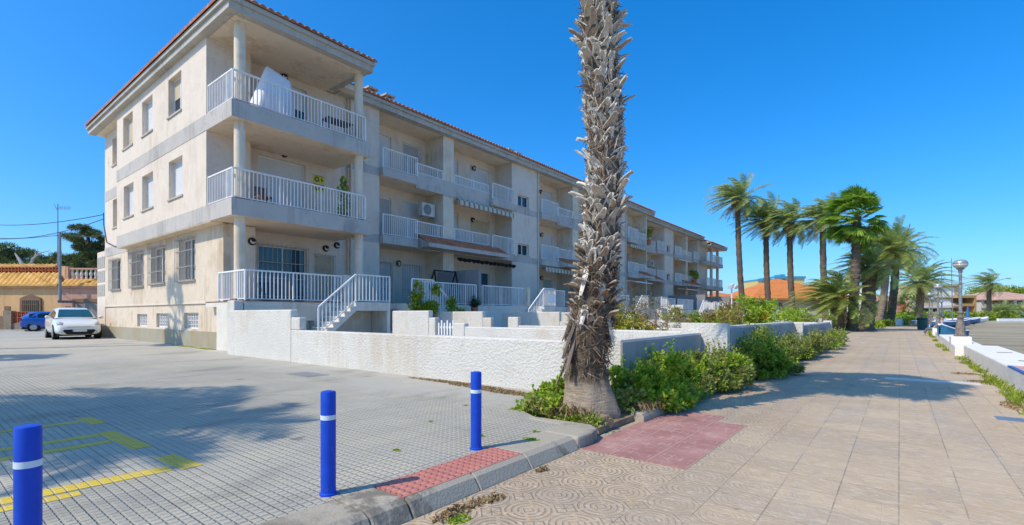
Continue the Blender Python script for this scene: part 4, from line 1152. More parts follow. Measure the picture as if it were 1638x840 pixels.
# ------------------------------------------------------------------ palms
WIND = (-RT*.9 + FW*.1)
def feather_frond(mb, p0, az, el, L, r, wind, droop=1.0, nl=34, ll=.48, lw=.05, mi=0):
    d = Vector((math.cos(az)*math.cos(el), math.sin(az)*math.cos(el), math.sin(el)))
    p = Vector(p0); n = 14; pts = [p.copy()]; dirs = []
    for i in range(n):
        t = i/n
        d = (d + Vector((0,0,-1))*(.10*droop*(.4+t)) + wind*(.13*(.5+t))).normalized()
        p = p + d*(L/n); pts.append(p.copy()); dirs.append(d.copy())
    dirs.append(d)
    mb.tube(pts, [.028*(1-.85*i/n) for i in range(n+1)], 3, mi, cap=False)
    for i in range(nl):
        t = .12 + .88*i/nl; k = min(n-1, int(t*n)); f = t*n-k
        q = pts[k].lerp(pts[k+1], f); dd = dirs[k]
        side = dd.cross(Vector((0,0,1)))
        if side.length < .05: side = Vector((1,0,0))
        side.normalize(); upv = side.cross(dd).normalized()
        prof = math.sin(math.pi*min(1, .12+t*.88))**.6
        for s in (-1, 1):
            e = (side*s*.85 + dd*.75 + upv*r.uniform(.05,.45) + wind*.35 + Vector((0,0,-.15))).normalized()
            l = ll*prof*r.uniform(.8,1.15)+.08
            w = dd*(lw*.5)
            m = q + e*l*.5; tip = q + e*l + Vector((0,0,-.12*l)) + wind*.08*l
            mb.face([q-w, q+w, m+w*.9, tip, m-w*.9], mi)
def fan_frond(mb, p0, az, el, L, r, wind, R_=.8, mi=0, nseg=26):
    d = Vector((math.cos(az)*math.cos(el), math.sin(az)*math.cos(el), math.sin(el)))
    p = Vector(p0); pts = [p.copy()]
    for i in range(6):
        d = (d + Vector((0,0,-.06)) + wind*.06).normalized(); p = p + d*(L/6); pts.append(p.copy())
    mb.tube(pts, [.025,.022,.02,.018,.016,.014,.012], 4, mi, cap=False)
    side = d.cross(Vector((0,0,1)))
    if side.length < .1: side = Vector((1,0,0))
    side.normalize(); nrm = side.cross(d).normalized()
    side = (side + nrm*r.uniform(-.5,.5)).normalized()
    prev = None
    for i in range(nseg):
        a = -1.9 + 3.8*i/(nseg-1)
        e = (d*math.cos(a) + side*math.sin(a)).normalized()
        e1 = (e + wind*.25 + Vector((0,0,-.10))).normalized(); l = R_*(.62+.38*math.cos(a*.62))*r.uniform(.92,1.06)
        m = p + e1*l*.55; tip = p + e1*l + (wind*.45 + Vector((0,0,-.35)))*l*r.uniform(.2,.55)
        w = d.cross(e); w = (e.cross(nrm)).normalized()*(l*.075)
        z = nrm*(.02 if i % 2 else -.02)
        mb.face([p, m-w+z, tip, m+w-z], mi)
def palm_trunk(t, base, top, r0, r1, mat, lean=Vector((0,0,0)), flare=1.35, n=14, rings=30, rough=.06, seed=1):
    r = random.Random(seed); b = MB(); base = Vector(base); top = Vector(top); pts = []; rad = []
    for i in range(rings+1):
        f = i/rings
        pts.append(base.lerp(top, f) + lean*math.sin(f*math.pi))
        k = r0 + (r1-r0)*f
        if f < .08: k *= 1 + (flare-1)*(1-f/.08)**2
        k *= 1 + (rough if i % 2 else -rough)*r.uniform(.5,1)
        rad.append((lambda q, ph: (lambda a: q*(1+.05*math.sin(a*3+ph))))(k, r.uniform(0,6)))
    b.tube(pts, rad, n); return b.build('trunk', mat, t, smooth=False)
def date_palm(base, h, label, seed, crown=2.6, nf=44, tr=(.24,.19), lean=(0,0), wind=1.0, mat='feather', skirt=True, group='date palms along the promenade', elo=-.42, bark='bark', name='date_palm', ball=.42):
    r = random.Random(seed); base = Vector(base)
    t = thing(name, base, label, 'palm tree', group)
    top = base + Vector((lean[0], lean[1], h))
    palm_trunk(t, base, top, tr[0], tr[1], M[bark], Vector((lean[0],lean[1],0))*.25, seed=seed)
    if ball:
        b = MB(); b.tube([top-Vector((0,0,1.1)), top-Vector((0,0,.8)), top-Vector((0,0,.35)), top+Vector((0,0,.05))], [tr[1]*1.05, ball*.85, ball, ball*.55], 12)
        for i in range(60):
            a = r.uniform(0,6.28); z = r.uniform(-.9,.0); p = top + Vector((math.cos(a)*ball*.8, math.sin(a)*ball*.8, z)); d = Vector((math.cos(a)*.7, math.sin(a)*.7, .8)).normalized()
            b.bar(p, p+d*.22, .09, .04)
        b.build('crown_base', M['bark_pale'], t)
    f = MB(); w = WIND*wind
    for i in range(nf):
        az = i*2.39996 + r.uniform(-.25,.25); q = (i+.5)/nf
        el = 1.35 + (elo-1.35)*q**.85 + r.uniform(-.12,.12)
        L = crown*r.uniform(.82,1.1)*(.75+.25*math.sin(q*3.1))
        feather_frond(f, top+Vector((math.cos(az)*.12, math.sin(az)*.12, -.15*q)), az, el, L, r, w, 1.0, 40, crown*.17, .065)
    f.build('crown', M[mat], t)
    if skirt:
        s = MB()
        for i in range(8):
            az = r.uniform(0,6.28); feather_frond(s, top-Vector((0,0,.35)), az, r.uniform(-.9,-.3), crown*.62, r, w*.4, 1.6, 22, crown*.13, .05)
        s.build('dead_fronds', M['deadfrond'], t)
    return t
D1 = 61
for i, (pxb, pxt, yt, D, lab, cr) in enumerate(((1191,1180,318,62,'tall slender date palm standing nearest to the apartment block',4.0),(1231,1225,352,62,'slender date palm second from the apartment block',3.9),(1269,1263,357,60,'slender date palm in front of the orange roof',3.9),(1321,1316,352,57,'date palm with a full round crown left of the fan palm',3.9))):
    b0 = at(pxb, D, 0); tp = at(pxt, D, 0)
    date_palm(b0, zat(yt, D), lab, 50+i, cr*1.16, 56, (.36,.31), (tp.x-b0.x, tp.y-b0.y), 1.0, group='row of tall wind-blown date palms', ball=.75)
# fan palm by the promenade
def fan_palm(base, h, label, seed, crown=1.5, nf=46, R_=.9, tr=(.30,.22), lean=(0,0), wind=1.0, fine=False, group=None):
    r = random.Random(seed); base = Vector(base); t = thing('fan_palm', base, label, 'palm tree', group); top = base + Vector((lean[0],lean[1],h))
    palm_trunk(t, base, top, tr[0], tr[1], M['bark'], Vector((lean[0],lean[1],0))*.2, 1.5, rough=.09, seed=seed, rings=44)
    f = MB()
    for i in range(nf):
        az = i*2.39996; q = (i+.5)/nf; el = 1.45 - 2.1*q + r.uniform(-.5,.5)
        fan_frond(f, top + Vector((0,0,-.4*q)), az, el, crown*r.uniform(.75,1.1), r, WIND*wind, R_*r.uniform(.85,1.1), 0)
    f.build('crown', M['fan'], t)
    s = MB()
    for i in range(8):
        az = r.uniform(0,6.28); fan_frond(s, top-Vector((0,0,.5)), az, r.uniform(-1.0,-.5), crown*.6, r, WIND*.3, R_*.7)
    s.build('dead_fronds', M['deadfrond'], t)
    return t
b0 = at(1362, 40.7, PZ); fan_palm(b0, zat(345, 40.7), 'tall fan palm with shaggy trunk and bright green blown leaves beside the promenade', 61, 1.7, 64, 1.2, (.38,.30), (.35,.1), .75)
# nearer and farther date palms on the promenade edge
date_palm(at(1342,40.5,PZ), 2.7, 'short date palm with a stout trunk below the tall fan palm', 62, 3.9, 56, (.50,.46), (-.2,0), 1.15, 'feather_y', group=None, elo=-.35, ball=0)
date_palm(at(1386,43,PZ), 5.6, 'date palm with mid-height crown just right of the fan palm trunk', 63, 3.4, 60, (.55,.5), (.2,.2), 1.3, 'feather', group=None, elo=-.6, ball=.6)
date_palm(at(1403,56,PZ), 8.6, 'leaning pale-trunked date palm in the middle of the promenade clump', 64, 4.4, 60, (.36,.31), (.9,.6), 1.0, 'feather_y', bark='bark_pale', group=None, ball=.7)
date_palm(at(1411,60,PZ), 9.6, 'dark-trunked date palm at the centre of the promenade clump', 65, 4.6, 60, (.36,.33), (.3,.3), .9, 'feather', group=None, ball=.7)
date_palm(at(1423,62,PZ), 9.4, 'date palm with a thick dark trunk at the right of the promenade clump', 66, 4.6, 62, (.44,.40), (.6,.3), .6, 'feather', group=None, ball=.8)
date_palm(at(1468,84,PZ), 7.0, 'broad date palm beyond the bin at the far end of the promenade', 67, 6.2, 70, (.60,.55), (.4,.3), -.25, 'feather', group=None, ball=1.0)
date_palm(at(1582,118,-.2), 9.0, 'lone date palm standing on the sand at the right', 68, 6.0, 46, (.50,.40), (0,0), 1.7, 'feather', group=None, ball=.9)
date_palm(at(1603,128,-.2), 1.6, 'low bushy date palm on the sand, left of two', 69, 5.2, 60, (.7,.7), (0,0), .3, 'feather', group=None, ball=0, skirt=False, elo=-.2)
date_palm(at(1624,132,-.2), 1.4, 'low bushy date palm on the sand at the right edge', 70, 5.0, 60, (.7,.7), (0,0), .3, 'feather', group=None, ball=0, skirt=False, elo=-.2)
# palms outside the frame that throw the shadows on the pavement and the side wall
date_palm((-10.8,-6.0,0), 8.5, 'date palm on the car park side behind the camera', 71, 3.7, 38, (.26,.22), (0,0), .8, group=None)
date_palm((-9.7,-5.9,0), 8.2, 'shorter date palm on the car park side behind the camera', 74, 3.0, 34, (.26,.22), (0,0), .8, group=None)
fan_palm((-23.6,-5.9,0), 8.6, 'fan palm on the far left of the car park outside the picture', 72, 1.4, 50, .9, (.26,.22), (0,0), .8)
fan_palm((-27.0,.35,0), 10.0, 'thin fan palm at the car park edge opposite the side wall', 73, .9, 20, .7, (.2,.16), (0,0), .3)

# ---- the big palm in front
BPX, BPY = -3.20, 5.72
bp = thing('fan_palm', (BPX,BPY,-.06), 'big fan palm trunk in front, covered in ragged grey leaf bases', 'palm tree')
def tc(z):
    o = RT*(.02 + .16*(1-math.exp(-z*.45)) - .05*math.sin(z*1.5)*min(1, z)) + RT*(-.09*math.exp(-((z-.55)/.5)**2))
    return Vector((BPX,BPY,z)) + o
def tr_(z):
    if z < .5: return .285 + .09*max(0, 1-z/.42)**1.5
    return .245 if z < 1.5 else .205
b = MB(); pts = []; rad = []
for i in range(90):
    z = -.08 + 8.0*i/89
    pts.append(tc(z)); k = tr_(max(0, z))
    rad.append((lambda k, i: (lambda a: k*(1+.03*math.sin(a*5+i*.3)+.025*math.sin(a*9-i*.7)+(.05*max(0,math.sin(a*6+1)) if i < 4 else 0))))(k*(1+.012*(i % 2)), i))
b.tube(pts, rad, 40)
def bigbark():
    m, nt, b_ = newmat('fan_palm_trunk', .95, 0, .1)
    src, x, y, z = pos(nt)
    n = noise(nt, src, 9, 6, .7); ln = noise(nt, src, 5, 5, .7, (1.2,1.2,9)); fb = noise(nt, src, 16, 5, .75, (2.5,2.5,.6))
    low = ramp(nt, ln, [(.3,(.30,.22,.15)),(.55,(.45,.355,.255)),(.75,(.56,.46,.35))])
    fib = ramp(nt, fb, [(.3,(.075,.05,.033)),(.55,(.19,.14,.095)),(.75,(.33,.26,.18))])
    c = mix(nt, (z + n*.18).ss(.42,.56), low, fib)
    up = ramp(nt, n, [(.3,(.10,.07,.05)),(.7,(.25,.20,.155))])  # core darkened so gaps between leaf bases look shadowed
    c = mix(nt, (z + n*.3).ss(1.35,1.7), c, up)
    setc(nt, b_, c); bump(nt, b_, ln*.7 + fb*.8, .9, .04)
    return m
b.build('trunk', bigbark(), bp, smooth=True)
def boots(z0, z1, seed, dens, Lr, Wr, out, mats, name, dead=False, arng=(0, 6.2832)):
    r = random.Random(seed); b = MB(); n = int((z1-z0)*dens)
    for i in range(n):
        z = z0 + (z1-z0)*(i+r.random())/n; a = (i*2.39996 + r.uniform(-.25,.25))
        if arng[1]-arng[0] < 6.2: a = r.uniform(*arng)
        c = tc(z); er = Vector((math.cos(a), math.sin(a), 0)); tn = Vector((-math.sin(a), math.cos(a), 0)); rr = tr_(z) - .015
        L = r.uniform(*Lr); W = r.uniform(*Wr); th = r.uniform(*out)
        if r.random() < .07 or (math.sin(z*2.6+1.1) > .88 and r.random() < .45): th += .5; L *= 1.35
        d = (Vector((0,0,1))*math.cos(th) + er*math.sin(th) + tn*r.uniform(-.75,.75)).normalized()
        if dead: d = (Vector((0,0,-1)) + er*r.uniform(.15,.5) + tn*r.uniform(-.3,.3)).normalized()
        p = c + er*rr; ns = 5; bend = r.uniform(-.5,.9); tw = r.uniform(-.5,.5)
        prev = None; split = r.random() < .5
        for k in range(ns+1):
            f = k/ns
            dd = (d + er*bend*f*.5*(1 if not dead else -.3) + (Vector((0,0,-.35*f)) if not dead else Vector((0,0,0)))).normalized()
            if k: p = p + dd*(L/ns)
            wdir = (tn*math.cos(tw*f) + er*math.sin(tw*f)).normalized()
            w = W*(1 - .62*f**1.3)*(.5 if k == ns else .5); nr = wdir.cross(dd).normalized()
            row = [p - wdir*w + nr*W*.10, p - wdir*w*.4 - nr*W*.06, p + wdir*w*.4 - nr*W*.06, p + wdir*w + nr*W*.10]
            if k == ns and split:
                row[0] = row[0] + dd*L*r.uniform(.05,.16); row[3] = row[3] + dd*L*r.uniform(-.02,.12)
            row = [v + Vector((r.uniform(-1,1), r.uniform(-1,1), r.uniform(-1,1)))*W*.045 for v in row] if k else row
            if prev:
                n0 = len(b.v)
                for q in range(3):
                    pass
                strip_rows.append((prev, row))
            prev = row
        # one connected island per boot
        n0 = len(b.v); rows = [strip_rows[0][0]] + [s[1] for s in strip_rows]; strip_rows.clear()
        for rw in rows: b.v += [tuple(v) for v in rw]
        for k in range(len(rows)-1):
            for q in range(3):
                b.f.append((n0+k*4+q, n0+k*4+q+1, n0+(k+1)*4+q+1, n0+(k+1)*4+q)); b.m.append(0)
    return b.build(name, mats, bp, solid=.012)
strip_rows = []
boots(1.95, 7.4, 5, 125, (.13,.21), (.095,.155), (.08,.34), M['boot'], 'leaf_bases')
boots(1.05, 2.15, 6, 95, (.11,.21), (.08,.14), (.25,.8), bootmat('brown_leaf_base', [(0,(.16,.11,.075)),(.3,(.32,.24,.17)),(.7,(.48,.39,.30)),(1,(.70,.63,.53))]), 'leaf_bases')
# fibrous collar and hanging dead leaf bases low on the left
M['fibre'] = leafmat('palm_fibre', [(0,(.10,.065,.045)),(.5,(.24,.175,.12)),(1,(.42,.33,.23))], .95, 0)
r_ = random.Random(12); fb = MB()
for i in range(3200):
    z = r_.uniform(.50,1.9) if i < 1500 else r_.uniform(1.6,7.3); a = r_.uniform(0,6.283); er = Vector((math.cos(a), math.sin(a), 0)); tn = Vector((-er.y, er.x, 0))
    p = tc(z) + er*(tr_(z)+(.004 if i < 1500 else r_.uniform(-.01,.02))); d = (Vector((0,0,r_.uniform(-1,.8))) + tn*r_.uniform(-1,1) + er*r_.uniform(.0,.45)).normalized(); L = r_.uniform(.06,.2)
    s = d.cross(er).normalized()*r_.uniform(.003,.008)
    fb.face([p-s, p+s, p+d*L*.6+s*.7+er*.015, p+d*L+er*.01, p+d*L*.6-s*.7+er*.015])
fb.build('fibre', M['fibre'], bp)
lefta = math.atan2(-RT.y, -RT.x)
boots(.85, 1.45, 9, 22, (.35,.62), (.07,.12), (0,.2), M['boot_dark'] if 'boot_dark' in M else M.setdefault('boot_dark', leafmat('weathered_leaf_base', [(0,(.10,.075,.055)),(.5,(.23,.18,.14)),(1,(.40,.34,.27))], .9, 0)), 'dead_leaf_bases', True, (lefta-.75, lefta+.75))
boots(1.2, 2.1, 10, 12, (.25,.45), (.08,.14), (0,.2), M['boot'], 'dead_leaf_bases', True)
# cut root stub at the foot
b = MB(); q = Vector((-2.80,5.38,-.02)); b.tube([q+Vector((-.12,.06,-.03)), q, q+Vector((.05,-.03,.0))], [.10,.085,.08], 12); b.build('cut_stub', M['bark_pale'], bp)
f = MB(); r_ = random.Random(77); top = tc(7.9)
for i in range(44):
    az = i*2.39996; qq = (i+.5)/44; fan_frond(f, top+Vector((0,0,-.25*qq)), az, 1.4-1.5*qq, 1.15*r_.uniform(.8,1.1), r_, WIND*.5, .85, 0)
f.build('crown', M['fan'], bp)
# ------------------------------------------------------------------ houses on the left (frontal frame: x to the right, y away from the camera)
def frontal(name, px, D, label, cat, group=None, z=0.0):
    return thing(name, at(px, D, z), label, cat, group, rz=YAW)
class FB(MB):
    """builder in the frontal frame of a thing placed at column px0, depth D0"""
    def __init__(s, px0, D0): super().__init__(); s.ox = lat(px0, D0); s.oy = D0
    def b(s, x0, x1, d0, d1, z0, z1, mi=0):
        return s.box(x0-s.ox, x1-s.ox, d0-s.oy, d1-s.oy, z0, z1, mi)
    def put(s, name, mats, parent, **k): return s.build(name, mats, parent, local=True, **k)
M['peach'] = stucco('peach_render', (.78,.47,.22), (.40,.24,.13), .35)
M['pink'] = stucco('pink_render', (.64,.36,.25), (.38,.2,.13), .35)
M['stone'] = stucco('rough_stone', (.30,.24,.17), (.16,.12,.09), .6, 12, .05)
M['lattice'] = plain('brick_lattice', (.45,.13,.055), .85, var=.25, scale=9)
M['garage'] = slatmat('ribbed_garage_door', (.30,.25,.21), .16, 'x', .03)
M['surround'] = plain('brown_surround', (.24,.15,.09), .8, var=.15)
def fcorr(px0, D0, x0, x1, d0, z0, run, pitch=.36, amp=.10):
    m = corr((x0-lat(px0,D0), d0-D0, z0), (x1-lat(px0,D0), d0-D0, z0), run, pitch, amp); return m
HD = 40.0
hx = lambda px: lat(px, HD)
ph = frontal('peach_house', 20, HD, 'low peach-coloured house with ochre barrel tiles and a brick lattice parapet', 'house')
def F(): return FB(20, HD)
f = F(); 
f.b(-52, hx(97.5), HD+.02, HD+8, 0, 3.9); f.put('wall', M['peach'], ph)
m = fcorr(20, HD, -52, hx(96), HD-.30, 3.62, Vector((0,.85,1.05)), .40, .11); o = m.build('roof', M['yellow_tile'], ph, local=True, smooth=True)
f = F(); f.b(-52, hx(97), HD-.18, HD+.01, 3.44, 3.58); f.put('eave_beam', M['peach'], ph)
# brick lattice parapet
def lattice(f, x0, x1, d, z0, z1, cell=.28):
    f.b(x0, x1, d, d+.1, z1-.05, z1); f.b(x0, x1, d, d+.1, z0, z0+.05)
    x = x0
    k = 0
    while x < x1:
        f.b(x, x+.055, d+.002, d+.098, z0+.05, z1-.05); x += cell
    nz = max(1, int((z1-z0)/cell))
    for i in range(1, nz): f.b(x0, x1, d+.004, d+.09, z0+(z1-z0)*i/nz-.025, z0+(z1-z0)*i/nz+.025)
    x = x0 + cell/2
    while x < x1:
        for i in range(nz):
            zc = z0+(z1-z0)*(i+.5)/nz
            f.b(x-.05+.03, x+.05+.03, d+.006, d+.07, zc-.05, zc+.05)
        x += cell
f = F(); lattice(f, -52, hx(92), HD+.55, 4.66, 5.22, .28); f.b(-52, hx(92), HD+.67, HD+.7, 4.62, 5.15); f.put('parapet', M['lattice'], ph)
f = F(); f.b(hx(90), hx(100), HD+.3, HD+1.0, 3.9, 5.25); f.put('parapet_pier', M['peach'], ph)
f = F(); f.b(-52, hx(30), HD+2.5, HD+6, 3.9, 5.1); f.put('roof_room', M['peach'], ph)
m = fcorr(20, HD, -52, hx(33), HD+2.2, 5.05, Vector((0,1.2,.62)), .40, .11); m.build('roof', M['yellow_tile'], ph, local=True, smooth=True)
f = F(); f.b(hx(36.5), hx(63), HD-.03, HD+.015, .95, 2.42); f.put('window_glass', M['glass'], ph)
f = F()
f.b(hx(33), hx(36.4), HD-.09, HD+.015, .9, 2.6); f.b(hx(63.1), hx(66.5), HD-.09, HD+.015, .9, 2.6); f.b(hx(36.45), hx(63.05), HD-.09, HD+.015, 2.42, 2.62)
f.prism([(hx(34)-f.ox,2.63),(hx(65.5)-f.ox,2.63),(hx(50)-f.ox,2.92)], -.09, .01, 'y'); f.put('window_frame', M['surround'], ph)
f = F()
for i in range(9): x = hx(38)+(hx(62)-hx(38))*i/8; f.b(x-.025, x+.025, HD-.14, HD-.10, .95, 2.42)
for z in (1.35, 2.1): f.b(hx(36.5), hx(63), HD-.135, HD-.105, z-.02, z+.02)
f.put('window_grille', M['surround'], ph)
f = F(); f.b(hx(7), hx(16), HD-.02, HD+.015, 1.55, 1.95); f.put('meter_box', M['surround'], ph)
f = F(); f.b(hx(-8), hx(-4), HD-.1, HD+.01, 2.9, 3.3); f.put('wall_lamp', M['dark'], ph)
ph2 = frontal('pink_house', 125, HD, 'pink house with a concrete balustrade on its roof terrace and a ribbed garage door', 'house')
def G(): return FB(125, HD)
f = G(); f.b(hx(97.7), hx(175), HD+.01, HD+8, 0, 3.8); f.put('wall', M['pink'], ph2)
m = fcorr(125, HD, hx(99), hx(175), HD-.28, 3.62, Vector((0,.6,.5)), .38, .11); m.build('roof', M['yellow_tile'], ph2, local=True, smooth=True)
f = G(); f.b(hx(100), hx(175), HD-.16, HD+.005, 3.42, 3.58); f.b(hx(100.5), hx(175), HD+.35, HD+.7, 4.1, 4.22); f.b(hx(100.5), hx(175), HD+.35, HD+.7, 4.98, 5.10); f.b(hx(98.6), hx(103.5), HD+.3, HD+.75, 3.8, 5.2); f.put('cornice', M['pink'], ph2)
f = G()
for i in range(9):
    x = hx(107)+i*.38
    f.lathe_strict([(.06,0),(.09,.08),(.06,.16),(.11,.36),(.10,.46),(.055,.66),(.09,.72),(.06,.76)], (x-f.ox, .52, 4.22), 8)
f.put('balustrade', M['white_smooth'], ph2)
f = G(); f.b(hx(119.5), hx(160), HD-.04, HD+.005, 0, 2.25); f.put('garage_door', M['garage'], ph2)
f = G(); f.b(hx(116.8), hx(119.4), HD-.09, HD+.005, 0, 2.55); f.b(hx(119.45), hx(162), HD-.09, HD+.005, 2.26, 2.55); f.put('door_frame', M['surround'], ph2)
f = G(); f.b(hx(104.5), hx(112), HD-.02, HD+.005, 1.5, 1.95); f.put('meter_box', M['surround'], ph2)
gw = frontal('front_wall', 30, HD-2, 'low stone wall topped with red brick lattice in front of the peach house', 'wall')
def W(): return FB(30, HD-2)
gx = lambda px: lat(px, HD-2)
f = W(); f.b(gx(9), gx(22), HD-2.2, HD-1.8, 0, 1.55); f.b(gx(22.05), gx(62), HD-2.1, HD-1.85, 0, .60); f.put('stone_wall', M['stone'], gw)
f = W(); f.b(gx(-60), gx(8.8), HD-2.1, HD-1.9, 0, 1.15); f.put('gate', M['surround'], gw)
f = W(); lattice(f, gx(22.1), gx(62), HD-2.05, .605, 1.5, .30); f.b(gx(22.1), gx(62), HD-1.94, HD-1.92, .61, 1.45); f.put('lattice', M['lattice'], gw)
b = MB(); p = at(-60, HD-2.6); 
k = [at(-150,37.2), at(175,37.2), at(175,38.6), at(-150,38.6)]
b.prism([(v.x, v.y) for v in k], -.1, .10); struct(b.build('far_kerb_pavement', M['gravel'], bevel=.02))
# utility pole, aerial and cables
pp = at(96, HD-.9); up = thing('utility_pole', pp, 'thin grey utility pole fixed in front of the two houses', 'pole')
b = MB(); b.tube([pp+Vector((0,0,2.3)), pp+Vector((0,0,zat(371,HD-.9)))], [.11,.075], 10); b.build('pole', M['steel'], up)
b = MB(); b.box(pp.x-.12, pp.x+.12, pp.y-.14, pp.y+.9, 2.2, 2.4); b.build('bracket', M['rust'], up)
b = MB(); b.box(pp.x-.1, pp.x+.4, pp.y-.1, pp.y+.1, 4.1, 4.35); b.build('bracket', M['rust'], up)
pa = at(92.5, HD+1.2); an = thing('aerial', Vector((pa.x,pa.y,5.2)), 'tall television aerial mast above the peach house roof', 'aerial')
b = MB(); za = zat(326,HD+1.2); b.tube([Vector((pa.x,pa.y,5.2)), Vector((pa.x,pa.y,za))], [.05,.03], 8); b.build('mast', M['steel'], an)
b = MB(); q = Vector((pa.x,pa.y,za-.35)); b.bar(q-RT*.2, q+RT*1.15, .04)
for i in range(7):
    c = q+RT*(.15*i+.1); b.bar(c-Vector((0,0,.18)), c+Vector((0,0,.18)), .02); 
b.bar(q-RT*.3+Vector((0,0,.3)), q+RT*.0+Vector((0,0,-.3)), .03); b.build('antenna', M['steel'], an)
def cable(p, q, sag, label, rad=.022):
    b = MB(); p = Vector(p); q = Vector(q); n = 16
    b.tube([p.lerp(q, i/n)+Vector((0,0,-4*sag*(i/n)*(1-i/n))) for i in range(n+1)], rad, 4, cap=False)
    tag(b.build('cable', M['cable'] if 'cable' in M else M.setdefault('cable', plain('black_cable', (.03,.035,.04), .7))), label, 'cable', 'overhead cables')
wl = Vector((-35.25,7.45,zat(345,28.0)))
cable(wl, at(-60,44,zat(353,44)), .5, 'upper overhead cable from the block corner to the left edge')
cable(wl-Vector((0,0,.25)), at(-60,44,zat(369,44)), .9, 'thick lower overhead cable sagging from the block corner')
cable(pp+Vector((0,0,zat(376,HD-.9))), at(-60,46,zat(381,46)), .2, 'overhead cable from the utility pole towards the pines')
cable(pp+Vector((0,0,zat(373,HD-.9))), Vector((-35.22,7.46,zat(378,28))), .15, 'thin cable between the utility pole and the block')
b = MB(); b.tube([wl+Vector((.0,0,.1)), wl+Vector((.03,.0,-.6)), wl+Vector((.5,.02,-1.6)), Vector((-33,7.48,4.9)), Vector((-31.2,7.47,5.02))], .025, 5); part('wall_cable', b, M['cable'])

# pines behind the houses
def pine(px, D, h, w, label, seed, lumps=None, col=False):
    r = random.Random(seed); p = at(px, D); t = thing('pine_tree', p, label, 'tree', 'pines behind the houses')
    tk = MB(); tk.tube([p, p+Vector((.3,0,h*.4)), p+Vector((-.2,.1,h*.75)), p+Vector((0,0,h*.95))], [.45,.36,.25,.08], 9)
    f = MB()
    n = lumps or 16
    for i in range(n):
        a = i*2.39996; q = (i+.5)/n
        if col: c = p + Vector((math.cos(a)*w*(.25+.75*r.random()), math.sin(a)*w*(.3+.7*r.random()), h*(.42+.60*q)))
        else: c = p + Vector((math.cos(a)*w*math.sqrt(q), math.sin(a)*w*math.sqrt(q), h*(.98-.42*q*r.uniform(.6,1.1))))
        s = r.uniform(.22,.36)*(w if not col else w*1.3)
        tk.tube([p+Vector((0,0,h*(.35+.4*(1-q) if not col else .4+.55*q))), (c+p+Vector((0,0,h*.7)))/2, c], [.13,.09,.03], 5)
        for j in range(5):
            o = rnd_dir(r, 0)*s*.8; o.z *= .45
            leaf_lump(f, c+o, (s*.55,s*.55,s*.28), 220, .42, .07, r, 0, .2, .5)
    tk.build('trunk', M['bark_pale'], t); f.build('crown', M['pine'], t)
pine(15, 62, 9.6, 4.2, 'broad pine at the left edge behind the peach house', 1)
pine(-45, 60, 10.0, 4.2, 'broad pine partly beyond the left edge', 5)
pine(50, 66, 8.4, 3.6, 'umbrella-shaped pine in the middle behind the roof parapet', 2)
pine(84, 60, 8.3, 3.6, 'pine behind the utility pole', 3)
pine(142, 58, 11.2, 2.2, 'dark columnar pine between the pole and the block', 4, 24, True)
# bare white tree between
p0 = at(46, 52); t = thing('bare_tree', p0, 'bare pale-barked tree with forked branches before the pines', 'tree')
b = MB(); zz = lambda py: Vector((0,0,zat(py,52)))
A = lambda px, py: at(px, 52)+zz(py)
b.tube([p0, A(42,440), A(41,432), A(33,418), A(24,405)], [.3,.26,.22,.16,.06], 7); b.tube([A(42,436), A(48,428), A(52,415), A(62,405), A(80,401)], [.2,.18,.13,.08,.03], 6); b.tube([A(52,415), A(57,408), A(56,398)], [.1,.06,.02], 5)
b.build('trunk', plain('white_bark', (.45,.42,.38), .9, var=.15), t)

# ------------------------------------------------------------------ cars (local frame: +x forward)
def carpaint(name, c, rough=.22):
    m, nt, b_ = newmat(name, rough, 0, .5); setc(nt, b_, c); b_.inputs['Coat Weight'].default_value = .6; b_.inputs['Coat Roughness'].default_value = .05; return m
M['carwhite'] = carpaint('white_car_paint', (.70,.71,.68)); M['carblue'] = carpaint('blue_car_paint', (.012,.10,.42))
M['tyre'] = plain('tyre_rubber', (.02,.02,.02), .85); M['rim'] = plain('alloy', (.42,.43,.44), .35, .6)
M['carglass'] = glassmat('car_glass', (.012,.022,.03), .04); M['headlamp'] = glassmat('headlamp_glass', (.42,.44,.46), .08); M['taillamp'] = glassmat('red_lamp', (.45,.015,.02), .15)
M['plate'] = plain('licence_plate', (.62,.62,.60), .4, var=.05); M['plateblue'] = plain('plate_blue', (.02,.07,.35), .5)
M['screen'] = glassmat('windscreen', (.02,.09,.13), .03)
